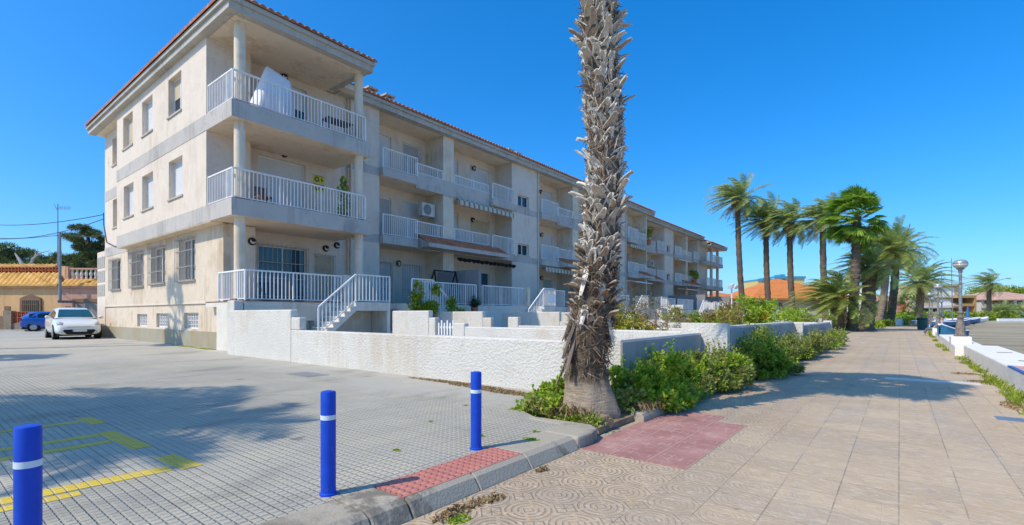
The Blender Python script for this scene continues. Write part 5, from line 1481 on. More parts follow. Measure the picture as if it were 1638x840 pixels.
def car(base, rz, body, label, s=1.0, hatch=True, facing='front'):
    t = thing('parked_car', base, label, 'car', None, rz); t.scale = (s,s,s)
    # body loft: stations along x; each ring = half profile mirrored
    st = [ # x, halfwidth at sill, halfwidth at belt, z sill, z belt, z deck(center)
        (2.02,.60,.52,.30,.52,.56),(1.96,.72,.66,.22,.62,.68),(1.80,.80,.76,.20,.72,.80),(1.50,.84,.82,.20,.80,.90),(1.10,.85,.84,.20,.88,.98),(.85,.85,.85,.20,.92,1.02),
        (0,.85,.87,.20,.95,1.0),(-.9,.85,.87,.20,.99,1.02),(-1.5,.85,.86,.22,1.02,1.04),(-1.82,.82,.82,.26,1.03,1.06),(-1.98,.76,.74,.32,.98,1.02),(-2.03,.68,.66,.40,.88,.92)]
    b = MB()
    def ring(x, a, w, z0, z1, zd):
        h = [(0,z0),(a*.86,z0),(a,z0+.10),(a+.025,(z0+z1)*.5),(w,z1),(w*.90,z1+(zd-z1)*.6),(w*.5,zd-.004),(0,zd)]
        return [(x,y,z) for y, z in h] + [(x,-y,z) for y, z in h[-2:0:-1]]
    rows = [ring(*q) for q in st]; n = len(rows[0])
    for r_ in rows: b.v += r_
    for i in range(len(rows)-1):
        for k in range(n):
            b.f.append((i*n+k, (i+1)*n+k, (i+1)*n+(k+1)%n, i*n+(k+1)%n)); b.m.append(0)
    b.f.append(tuple(range(n))); b.m.append(0); b.f.append(tuple(range((len(rows)-1)*n, len(rows)*n))[::-1]); b.m.append(0)
    o = b.build('body', body, t, local=True, smooth=True, sub=1)
    # greenhouse
    g = MB()
    rf = [(1.02,.76,.70,.98,.99),(.35,.79,.60,.95,1.42),(-.1,.80,.61,.96,1.49),(-.9,.80,.60,.99,1.50),(-1.55,.79,.57,1.02,1.44),(-1.92,.74,.62,1.05,1.08)]
    gg = [(x, wb, wt, zb, zt) for x, wb, wt, zb, zt in rf]
    rows = [[(x,wb,zb-.02),(x,wt,zt-.06 if zt > 1.2 else zt-.005),(x,wt*.8,zt),(x,0,zt+.012),(x,-wt*.8,zt),(x,-wt,zt-.06 if zt > 1.2 else zt-.005),(x,-wb,zb-.02)] for x, wb, wt, zb, zt in gg]
    for r_ in rows: g.v += r_
    for i in range(len(rows)-1):
        for k in range(6):
            g.f.append((i*7+k, (i+1)*7+k, (i+1)*7+k+1, i*7+k+1)); g.m.append(0)
    g.build('roof', body, t, local=True, smooth=True)
    def lerp(a, c, f): return tuple(a[i]+(c[i]-a[i])*f for i in range(3))
    def off(p, d): return (p[0]+d[0], p[1]+d[1], p[2]+d[2])
    w = MB(); R0, R1 = rows[0], rows[1]
    w.face([off(lerp((R0[0][0],.70,.985),(R1[1][0],.58,1.36),f), (.012,0,.012)) if 0 else off(lerp(p, q, f), (.014,0,.016)) for p, q, f in (((1.0,.66,.99),(.36,.54,1.42),.06),((1.0,.66,.99),(.36,.54,1.42),.93),((1.0,-.66,.99),(.36,-.54,1.42),.93),((1.0,-.66,.99),(.36,-.54,1.42),.06))])
    w.build('windscreen', M['screen'], t, local=True)
    w = MB(); w.face([(-1.60,.5,1.425),(-1.60,-.5,1.425),(-1.915,-.58,1.12),(-1.915,.58,1.12)]); w.build('rear_window', M['carglass'], t, local=True)
    for sg in (1, -1):
        w = MB()
        for x0, x1 in ((.72,-.18),(-.26,-1.05),(-1.12,-1.5)):
            def sp(x, top):
                # side surface point
                for (a, wb, wt, zb, zt), (c, wb2, wt2, zb2, zt2) in zip(gg, gg[1:]):
                    if c <= x <= a:
                        f = (a-x)/(a-c); WB = wb+(wb2-wb)*f; WT = wt+(wt2-wt)*f; ZB = zb+(zb2-zb)*f-.02; ZT = zt+(zt2-zt)*f-.06
                        k = .86 if top else .12
                        return (x, sg*(WB+(WT-WB)*k+.008), ZB+(ZT-ZB)*k)
            P = [sp(x0,0), sp(x0-.02 if x0 < .5 else x0-.25,1), sp(x1,1), sp(x1,0)]
            w.face(P if sg > 0 else P[::-1])
        w.build('side_window', M['carglass'], t, local=True)
        w = MB(); w.tube([(.70,sg*.84,1.0),(.72,sg*.93,1.03),(.71,sg*1.03,1.04),(.70,sg*1.05,1.04)], [.03,.07,.08,.04], 8); w.build('wing_mirror', body, t, local=True, smooth=True)
        w = MB(); w.tube([(1.66,sg*.68,.74),(1.80,sg*.64,.70),(1.92,sg*.56,.63)], [.10,.12,.03], 10); w.build('headlight', M['headlamp'], t, local=True, smooth=True)
        w = MB(); w.box(-2.03,-1.88, sg*.56 if sg > 0 else -.80, sg*.80 if sg > 0 else -.56, .80,1.0); w.build('tail_light', M['taillamp'], t, local=True, bevel=.02)
        w = MB(); w.tube([(1.93,sg*.60,.36),(1.99,sg*.58,.36)], [.06,.05], 10); w.build('fog_lamp', M['headlamp'], t, local=True)
        for x in (1.27,-1.25):
            wh = MB(); wh.tube([(x,sg*.64,.31),(x,sg*.66,.31),(x,sg*.84,.31),(x,sg*.86,.31)], [.28,.31,.31,.28], 24); o = wh.build('wheel', M['tyre'], t, local=True)
            rm = MB(); rm.tube([(x,sg*.861,.31),(x,sg*.868,.31)], [.20,.19], 20)
            for k in range(5):
                a = k*1.2566; rm.bar((x+math.cos(a)*.03,sg*.872,.31+math.sin(a)*.03), (x+math.cos(a)*.18,sg*.872,.31+math.sin(a)*.18), .05, .012, up=(0,1,0))
            rm.build('rim', M['rim'], o, local=True)
            ar = MB(); ar.tube([(x,sg*.853,.33),(x,sg*.858,.33)], [.365,.36], 24); ar.build('wheel_arch', M['black'], t, local=True)
    w = MB(); w.prism([(-.52,.46),(.52,.46),(.58,.40),(.44,.24),(-.44,.24),(-.58,.40)], 1.975, 2.035, 'x'); w.build('grille', M['black'], t, local=True)
    w = MB(); w.box(2.036,2.05,-.26,.26,.36,.46); o = w.build('licence_plate', M['plate'], t, local=True)
    q = MB(); q.box(2.0505,2.053,-.258,-.225,.362,.458); q.build('plate_band', M['plateblue'], o, local=True)
    w = MB(); w.box(-2.06,-2.03,-.26,.26,.62,.73); w.build('licence_plate', M['plate'], t, local=True)
    w = MB(); w.box(1.99,2.012,-.42,.42,.572,.592); w.build('grille_trim', M['steel'], t, local=True)
    w = MB(); w.box(-1.9,1.85,-.74,.74,.17,.30); w.build('underbody', M['black'], t, local=True)
    return t
car((-35.2,6.12,0), R(-3), M['carwhite'], 'white hatchback parked facing the camera by the end of the block', 1.10)
cb = at(91, 38.4); car((cb.x,cb.y,0), YAW+R(40), M['carblue'], 'blue car half hidden behind the white hatchback, its tail to the left', 1.0)

# ------------------------------------------------------------------ far houses
def win_row(f, x0, x1, n, d, z0, z1, wfrac=.55, mi=0):
    for i in range(n):
        c = x0+(x1-x0)*(i+.5)/n; h = (x1-x0)/n*wfrac/2
        f.b(c-h, c+h, d-.06, d+.1, z0, z1, mi)
def hip(f, x0, x1, d0, d1, z0, z1, inset, ov=.4):
    x0 -= ov; x1 += ov; d0 -= ov; d1 += ov
    a = [(x0-f.ox,d0-f.oy,z0),(x1-f.ox,d0-f.oy,z0),(x1-f.ox,d1-f.oy,z0),(x0-f.ox,d1-f.oy,z0)]
    m = (d0+d1)/2-f.oy; r = [(x0+inset-f.ox,m,z1),(x1-inset-f.ox,m,z1)]
    f.face([a[0],a[1],r[1],r[0]]); f.face([a[1],a[2],r[1]]); f.face([a[2],a[3],r[0],r[1]]); f.face([a[3],a[0],r[0]]); f.face(a[::-1])
    f.box(x0-f.ox, x1-f.ox, d0-f.oy, d1-f.oy, z0-.25, z0-.003)
M['cream'] = stucco('cream_render', (.58,.47,.32), (.4,.3,.2), .2); M['ochre'] = stucco('ochre_render', (.46,.30,.13), (.3,.2,.1), .2)
M['offwhite'] = stucco('offwhite_render', (.66,.64,.60), (.5,.45,.4), .2); M['rose'] = stucco('rose_render', (.55,.28,.19), (.4,.2,.14), .2)
M['sky_blue'] = plain('blue_roof_paint', (.05,.30,.48), .7, var=.15); M['yellowwall'] = plain('yellow_render', (.60,.46,.18), .85, var=.1)
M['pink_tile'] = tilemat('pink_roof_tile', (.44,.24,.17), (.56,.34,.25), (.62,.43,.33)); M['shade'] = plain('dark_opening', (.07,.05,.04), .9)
# bungalow with the orange hipped roof
D = 78; X = lambda px: lat(px, D)
t = frontal('bungalow', 1230, D, 'cream bungalow with a bright orange hipped roof behind the tall palms', 'house')
def H(): return FB(1230, D)
f = H(); f.b(X(1196), X(1355), D, D+14, 0, zat(477,D)); f.b(X(1135), X(1195.8), D+1, D+10, 0, zat(478,D)); f.put('wall', M['cream'], t)
f = H(); hip(f, X(1204), X(1362), D, D+15, zat(477,D), zat(446,D+7.5), 8.3, .8); f.put('roof', M['orange_tile'], t)
f = H(); hip(f, X(1140), X(1196), D+1, D+10, zat(477,D), zat(467,D+5), 3, .5); f.put('roof', M['orange_tile'], t)
for px0, px1 in ((1234,1246),(1281,1296),(1210,1216)):
    f = H(); f.b(X(px0), X(px1), D-.05, D+.1, 0, zat(489,D)); f.put('shutter_door', M['shutter'], t)
f = H(); f.b(X(1246.2), X(1250), D-.3, D-.001, 0, zat(485,D)); f.b(X(1228), X(1232), D-.3, D-.001, 0, zat(485,D)); f.put('pillar', M['surround'], t)
# white balustrade in front
D2 = 62; X2 = lambda px: lat(px, D2)
t = frontal('balustrade', 1282, D2, 'low white balustrade in front of the orange-roofed bungalow', 'balustrade')
f = FB(1282, D2); f.b(X2(1228), X2(1332), D2, D2+.3, .0, .55); f.b(X2(1228), X2(1332), D2, D2+.3, 1.25, 1.42); f.put('rail', M['white'], t)
f = FB(1282, D2)
for i in range(28):
    x = X2(1229.5)+(X2(1331)-X2(1229.5))*i/27; f.b(x-.08, x+.08, D2+.08, D2+.22, .551, 1.249)
f.put('baluster', M['white'], t)
t2 = frontal('white_post', 1329, 60, 'white square post with a low wall beside the short palm', 'post'); f = FB(1329,60); f.b(lat(1323,60), lat(1336,60), 60, 60.5, 0, 1.75); f.b(lat(1323,60)-.1, lat(1336,60)+.1, 59.9, 60.6, 1.751, 1.85); f.put('post', M['white'], t2)
# terrace wall with white panels past the end block
D3 = 58; X3 = lambda px: lat(px, D3)
t = frontal('panelled_fence', 1150, D3, 'terrace fence of white panels between cream posts past the end of the block', 'fence')
f = FB(1150, D3); f.b(X3(1120), X3(1200), D3, D3+.2, 0, zat(500,D3))
for px in (1121,1143.5,1162,1181,1198): f.b(X3(px)-.22, X3(px)+.22, D3-.02, D3+.25, 0, zat(476 if px < 1125 else 483,D3))
f.put('wall', M['white_smooth'], t)
for a, c in ((1123.5,1142),(1145.5,1160.5),(1183,1196)):
    f = FB(1150, D3); f.b(X3(a), X3(c), D3+.05, D3+.1, zat(495,D3), zat(484,D3)); f.put('panel', M['white'], t)
f = FB(1150, D3); f.b(X3(1164), X3(1179.5), D3+.05, D3+.1, zat(497,D3), zat(484,D3)); f.put('panel', M['glass'], t)
# white garden floodlight post
p = at(1170.5, 50); t = thing('floodlight_post', p, 'thin white post with a cluster of white floodlights in the gardens', 'lamp post')
b = MB(); b.tube([p, p+Vector((0,0,zat(461,50)))], .07, 8); b.build('post', M['white'], t)
b = MB(); z = zat(458,50)
for k in (-1, 0, 1): q = p+RT*(.22*k)+Vector((0,0,z+.12*(k == 0))); b.tube([q, q-FW*.3+RT*.12*k+Vector((0,0,-.12))], [.14,.22], 10)
b.build('floodlight', M['white'], t)
# blue and yellow block far behind
D4 = 190; X4 = lambda px: lat(px, D4)
t = frontal('apartment_tower', 1255, D4, 'distant yellow block with a flat bright blue roof behind the orange roof', 'apartment building')
f = FB(1255, D4); f.b(X4(1212), X4(1238.1), D4, D4+11, 0, zat(449,D4)-.01); f.b(X4(1238.1), X4(1287), D4+.01, D4+11, 0, zat(445.5,D4)-.01); f.put('wall', M['yellowwall'], t)
f = FB(1255, D4); f.b(X4(1211.5), X4(1238), D4-.4, D4+12, zat(449,D4), zat(446.5,D4)); f.b(X4(1238.2), X4(1288), D4-.4, D4+12, zat(445.5,D4), zat(442,D4)); f.b(X4(1251), X4(1258), D4+1, D4+6, zat(441.9,D4), zat(438.5,D4)); f.put('roof', M['sky_blue'], t)
f = FB(1255, D4)
for a, c, y0, y1 in ((1219,1223,451,456),(1232,1237,447,453),(1250,1256,447,454),(1262,1268,447,453)): f.b(X4(a), X4(c), D4-.2, D4+.2, zat(y1,D4), zat(y0,D4))
f.put('window', M['glass_blue'], t)
f = FB(1255, D4); f.b(X4(1211), X4(1300), D4-2, D4-.3, zat(458,D4), zat(455,D4)); f.b(X4(1211), X4(1300), D4-2, D4-.3, zat(468,D4), zat(465,D4)); f.put('balcony', M['offwhite'], t)
# houses seen between the palms on the promenade
D5 = 120; X5 = lambda px: lat(px, D5)
t = frontal('white_house', 1395, D5, 'white house with a blue stripe glimpsed between the promenade palms', 'house')
f = FB(1395, D5); f.b(X5(1378), X5(1413), D5, D5+14, -.2, zat(484,D5)); f.b(X5(1385), X5(1398), D5+1, D5+12, zat(483.9,D5), zat(458,D5)); f.put('wall', M['offwhite'], t)
f = FB(1395, D5); f.b(X5(1378), X5(1413), D5-.1, D5-.005, zat(486,D5), zat(484,D5)); f.put('stripe', M['bluepaint'], t)
f = FB(1395, D5); f.b(X5(1397.5), X5(1403), D5-.1, D5+.1, zat(501,D5), zat(490,D5)); f.put('window', M['glass'], t)
t = frontal('orange_house', 1440, D5+10, 'orange house with a rounded upper terrace seen beside the far palm', 'house')
D6 = D5+10; X6 = lambda px: lat(px, D6)
f = FB(1440, D6); f.b(X6(1412), X6(1446), D6, D6+12, -.2, zat(482,D6)); f.b(X6(1447), X6(1460), D6+3, D6+14, -.2, zat(486,D6)); f.put('wall', M['rose'], t)
f = FB(1440, D6); f.b(X6(1410), X6(1448), D6-.6, D6+12, zat(481.9,D6), zat(479,D6)); f.b(X6(1414), X6(1450), D6-.2, D6+10, zat(478.9,D6), zat(473,D6)); f.put('terrace_parapet', M['pink_tile'], t)
f = FB(1440, D6); f.b(X6(1440), X6(1447), D6-.2, D6-.002, zat(497,D6), zat(484,D6)); f.put('panel', M['lattice'], t)
f = FB(1440, D6); f.prism([(X6(1447)-f.ox,zat(486,D6)),(X6(1460)-f.ox,zat(490,D6)),(X6(1460)-f.ox,zat(488.5,D6)),(X6(1453)-f.ox,zat(471,D6)),(X6(1450)-f.ox,zat(484,D6))], 2, 6, 'y'); f.put('roof', M['orange_tile'], t)
# big cream apartment house on the right
D7 = 135; X7 = lambda px: lat(px, D7)
t = frontal('seafront_villa', 1525, D7, 'large flat-roofed cream building with white upper shutters behind the lamps', 'apartment building')
f = FB(1525, D7); f.b(X7(1458), X7(1540), D7, D7+16, -.2, zat(474,D7)); f.b(X7(1492), X7(1540), D7+1, D7+14, zat(473.9,D7), zat(457,D7)); f.b(X7(1490), X7(1542), D7+.2, D7+14, zat(456.9,D7), zat(454.5,D7)); f.put('wall', M['cream'], t)
f = FB(1525, D7); f.b(X7(1540.1), X7(1543.5), D7+1, D7+14, -.2, zat(459,D7)); f.put('chimney_stack', M['ochre'], t)
f = FB(1525, D7); f.b(X7(1511), X7(1531), D7+.9, D7+1.1, zat(472.5,D7), zat(460,D7)); f.b(X7(1494), X7(1508), D7+.9, D7+1.1, zat(471,D7), zat(461,D7)); f.b(X7(1503), X7(1531), D7-.1, D7+.1, zat(489,D7), zat(479,D7)); f.b(X7(1511), X7(1531), D7-.1, D7+.1, zat(505,D7), zat(495,D7)); f.put('shutter', M['white'], t)
f = FB(1525, D7); f.b(X7(1458), X7(1538), D7-.6, D7-.12, zat(492.5,D7), zat(489.5,D7)); f.b(X7(1458), X7(1538), D7-.6, D7-.12, zat(476,D7), zat(473,D7)); f.put('ledge', M['offwhite'], t)
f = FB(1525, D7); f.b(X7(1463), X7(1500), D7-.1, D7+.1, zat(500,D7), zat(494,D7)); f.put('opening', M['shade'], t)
t = frontal('ochre_villa', 1552, D7-3, 'ochre villa with two deep shaded balconies right of the nearest lamp', 'house')
D8 = D7-3; X8 = lambda px: lat(px, D8)
f = FB(1552, D8); f.b(X8(1536), X8(1562), D8+3, D8+14, -.2, zat(473,D8)); f.b(X8(1535), X8(1562), D8, D8+3, zat(476.5,D8), zat(472.5,D8)); f.b(X8(1559.5), X8(1562), D8, D8+2.99, -.2, zat(476.6,D8)); f.b(X8(1537), X8(1559.4), D8, D8+3, zat(490,D8), zat(487.5,D8)); f.b(X8(1537), X8(1559.4), D8+.1, D8+.3, zat(487.4,D8), zat(485.5,D8)); f.put('wall', M['ochre'], t)
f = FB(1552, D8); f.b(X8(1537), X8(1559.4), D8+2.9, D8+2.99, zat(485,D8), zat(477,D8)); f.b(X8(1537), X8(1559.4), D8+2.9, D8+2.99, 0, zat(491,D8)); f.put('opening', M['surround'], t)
t = frontal('pink_roofed_villa', 1605, D7+4, 'long cream villa with pale pink tiled roofs at the right edge', 'house')
D9 = D7+4; X9 = lambda px: lat(px, D9)
f = FB(1605, D9); f.b(X9(1569), X9(1690), D9, D9+14, -.2, zat(479,D9)); f.put('wall', M['offwhite'], t)
f = FB(1605, D9); hip(f, X9(1571), X9(1690), D9, D9+14, zat(479,D9), zat(467,D9+7), 8, .8); f.put('roof', M['pink_tile'], t)
f = FB(1605, D9); hip(f, X9(1580), X9(1612), D9-3, D9+6, zat(479.5,D9), zat(471,D9+1), 3, .4); f.put('roof', M['pink_tile'], t)
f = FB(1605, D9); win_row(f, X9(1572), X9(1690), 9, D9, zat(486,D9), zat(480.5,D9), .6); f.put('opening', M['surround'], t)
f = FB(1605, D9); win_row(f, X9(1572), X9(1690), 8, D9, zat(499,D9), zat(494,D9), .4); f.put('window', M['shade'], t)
f = FB(1605, D9); f.b(X9(1569), X9(1690), D9-1.2, D9-.1, zat(493,D9), zat(491,D9)); f.b(X9(1569), X9(1690), D9-1.2, D9-1.1, zat(490.9,D9), zat(487,D9)); f.put('balcony', M['cream'], t)
D10 = 200; X10 = lambda px: lat(px, D10)
t = frontal('hilltop_house', 1622, D10, 'small cream house with a pink roof rising behind the pink-roofed villa', 'house')
f = FB(1622, D10); f.b(X10(1610), X10(1628), D10, D10+12, 0, zat(463,D10)); f.put('wall', M['offwhite'], t)
f = FB(1622, D10); hip(f, X10(1606), X10(1630), D10, D10+12, zat(463,D10), zat(459,D10+6), 5, .6); f.put('roof', M['pink_tile'], t)
# distant trees behind
r_ = random.Random(4); f = MB()
for px in range(1562, 1640, 6):
    q = at(px, 175); leaf_lump(f, q+Vector((0,0,zat(470,175))), (3.0,3.0,2.4), 260, .9, .4, r_, 0, .3)
for px in range(1400, 1560, 8):
    q = at(px, 150); leaf_lump(f, q+Vector((0,0,1.5)), (2.4,2.4,2.2), 120, .8, .4, r_, 0, .3)
tag(f.build('distant_trees', M['leaf_dark']), 'dark far-off tree mass behind the seafront houses', kind='stuff')
# hedge strips and plants in front of the far houses
for i, (px, D, rx, lab) in enumerate(((1548,112,5.0,'green hedge in front of the ochre villa'),(1580,118,6.0,'low hedge under the lone palm on the sand'),(1440,92,5.5,'dense green planting beside the far end of the promenade'),(1500,100,4.0,'yellow-green hedge behind the distant lamps'))):
    q = at(px, D); r2 = random.Random(90+i); t = thing('hedge', q, lab, 'hedge'); f = MB()
    for k in range(9):
        c = q + RT*(rx*(k/4-1)) + Vector((0,0,.7)); leaf_lump(f, c, (rx*.2,1.2,1.0), 170, .55, .28, r2, 0, .3, .3, 0)
    f.build('foliage', [M['leaf_dark'],M['leaf_bright']][i in (2,3)], t)
for i, (px, D, s, lab) in enumerate(((1372,46,.5,'low green plants at the foot of the fan palm'),(1392,50,.6,'green plants between the clump of palm trunks'),(1415,58,.6,'green plants at the foot of the dark trunks'),(1432,62,1.2,'tall dark green bush at the right of the palm clump'),(1442,70,1.0,'spreading plants by the white garden edge'))):
    q = at(px, D, PZ); r2 = random.Random(120+i); t = thing('shrub', q, lab, 'shrub'); f = MB()
    for k in range(5): leaf_lump(f, q+Vector((r2.uniform(-1,1)*s*1.3, r2.uniform(-1,1)*s*2, s*(.5 if i != 3 else .6+.5*k))), (s*.8,s*1.2,s*.6), 200, .3, .15, r2, 0, .3, .3, PZ)
    f.build('foliage', M['leaf_bright'] if i < 2 else M['leaf_dark'], t)
wb = MB(); a, c = at(1436,66), at(1452,75); wb.bar((a.x,a.y,.2), (c.x,c.y,.2), .5, .9); tag(wb.build('garden_wall', M['white']), 'short white edging wall at the right of the palm clump', 'wall')
wb = MB(); a, c = at(1596,105,-.2), at(1660,105,-.2); wb.bar((a.x,a.y,.05), (c.x,c.y,.05), .5, .7); tag(wb.build('low_wall', M['white']), 'low white wall along the far side of the sand', 'wall')
wb = MB(); a, c = at(1472,96,-.2), at(1500,96,-.2); wb.bar((a.x,a.y,.6), (c.x,c.y,.6), .5, 2.2); tag(wb.build('stone_wall', M['cream']), 'pale stone wall behind the green bin and lamps', 'wall')
# green bin
p = at(1475.5, 45, PZ); t = thing('litter_bin', p, 'dark green litter bin at the end of the sea wall', 'litter bin')
b = MB(); b.lathe_strict([(.30,0),(.36,.05),(.40,1.0),(.41,1.02),(.41,1.10),(.36,1.12)], p, 18); b.build('bin', plain('green_bin', (.02,.09,.085), .5), t, bevel=.01)
b = MB(); b.lathe_strict([(.415,.9),(.43,.92),(.43,.97),(.415,.98)], p, 18); b.build('rim', M['dark'], t)
b = MB(); b.box(p.x+.46, p.x+.52, p.y-.03, p.y+.03, PZ, 1.05); tag(b.build('marker_post', M['white']), 'thin white post right beside the green bin', 'post')

# ------------------------------------------------------------------ boats on the sand
def boat(px, D, L, hull, label, rz, mast=None, cover=None, z=-.2):
    p = at(px, D, z); t = thing('boat', p, label, 'boat', 'boats pulled up on the sand', rz)
    b = MB(); rows = []
    for i in range(11):
        f = i/10; x = (f-.5)*L; w = L*.19*math.sin(math.pi*min(1,(f*.86+.14)))**.55 if f < .98 else .03; zt = .75+.35*f**3; k = .12+.3*f**4
        rows.append([(x,-w,zt),(x,-w*.86,.42+k*.4),(x,-w*.35,.08+k),(x,0,k),(x,w*.35,.08+k),(x,w*.86,.42+k*.4),(x,w,zt)])
    for r_ in rows: b.v += r_
    for i in range(10):
        for k in range(6): b.f.append((i*7+k,(i+1)*7+k,(i+1)*7+k+1,i*7+k+1)); b.m.append(0)
    b.f.append(tuple(range(7))); b.m.append(0)
    b.build('hull', hull, t, local=True, solid=.05)
    d = MB()
    for i in range(10):
        a, c = rows[i], rows[i+1]; d.face([(a[0][0],a[0][1]*.96,a[0][2]-.1),(c[0][0],c[0][1]*.96,c[0][2]-.1),(c[6][0],c[6][1]*.96,c[6][2]-.1),(a[6][0],a[6][1]*.96,a[6][2]-.1)])
    d.build('deck', cover or M['white'], t, local=True)
    g = MB()
    for s in (0, 6): g.tube([Vector(r_[s]) for r_ in rows], .05, 6)
    g.build('gunwale', M['white'], t, local=True)
    if mast:
        m = MB(); m.tube([(L*.1,0,.7),(L*.1-mast*.02,0,mast)], [.05,.03], 6); m.bar((L*.08,0,1.5),(-L*.35,0,1.55),.07); m.build('mast', M['steel'], t, local=True)
    return t
M['boatblue'] = plain('blue_hull_paint', (.05,.16,.34), .4, var=.1); M['boatgrey'] = plain('grey_blue_cover', (.16,.22,.32), .7, var=.15); M['tarp'] = plain('teal_tarpaulin', (.03,.14,.24), .6, var=.2)
boat(1522, 26.5, 2.0, M['tarp'], 'dinghy with a teal cover just behind the nearest lamp', YAW+R(200), None, M['tarp'], -.35)
boat(1517, 50, 5.2, M['boatblue'], 'blue-grey sailing dinghy with a tall bare mast', YAW+R(10), 7.2, M['boatgrey'])
boat(1500, 56, 4.6, M['boatgrey'], 'white-decked boat behind the second lamp', YAW+R(-15), 6.5, M['white'])
boat(1506, 75, 5.0, M['white'], 'white motor boat with dark windscreen among the lamps', YAW+R(60), None, M['boatgrey'])
boat(1543, 66, 4.5, M['boatblue'], 'small blue boat right of the nearest lamp', YAW+R(5), None, M['white'])
boat(1567, 80, 3.6, M['white'], 'small white boat at the water side of the orange buoy', YAW+R(15), None, M['white'])
p = at(1557.5, 72, -.2); t = thing('buoy', p, 'bright orange buoy lying on the sand', 'buoy')
b = MB(); b.lathe_strict([(.02,.35),(.26,.42),(.40,.62),(.40,.80),(.26,1.0),(.05,1.06)], p, 14); b.build('float', plain('orange_buoy', (.75,.16,.02), .5, var=.08), t, smooth=True)
b = MB(); b.lathe_strict([(.18,0),(.2,.3),(.06,.36)], p, 10); b.build('foot', M['dark'], t)
p = at(1548, 100, -.2); t = thing('parasol', p, 'closed blue parasol standing on the far sand', 'parasol'); b = MB(); b.tube([p, p+Vector((0,0,3.4))], .05, 6); b.build('pole', M['steel'], t); b = MB(); b.tube([p+Vector((0,0,.9)), p+Vector((0,0,1.2)), p+Vector((0,0,3.2))], [.3,.32,.06], 8); b.build('canopy', M['bluepaint'], t)

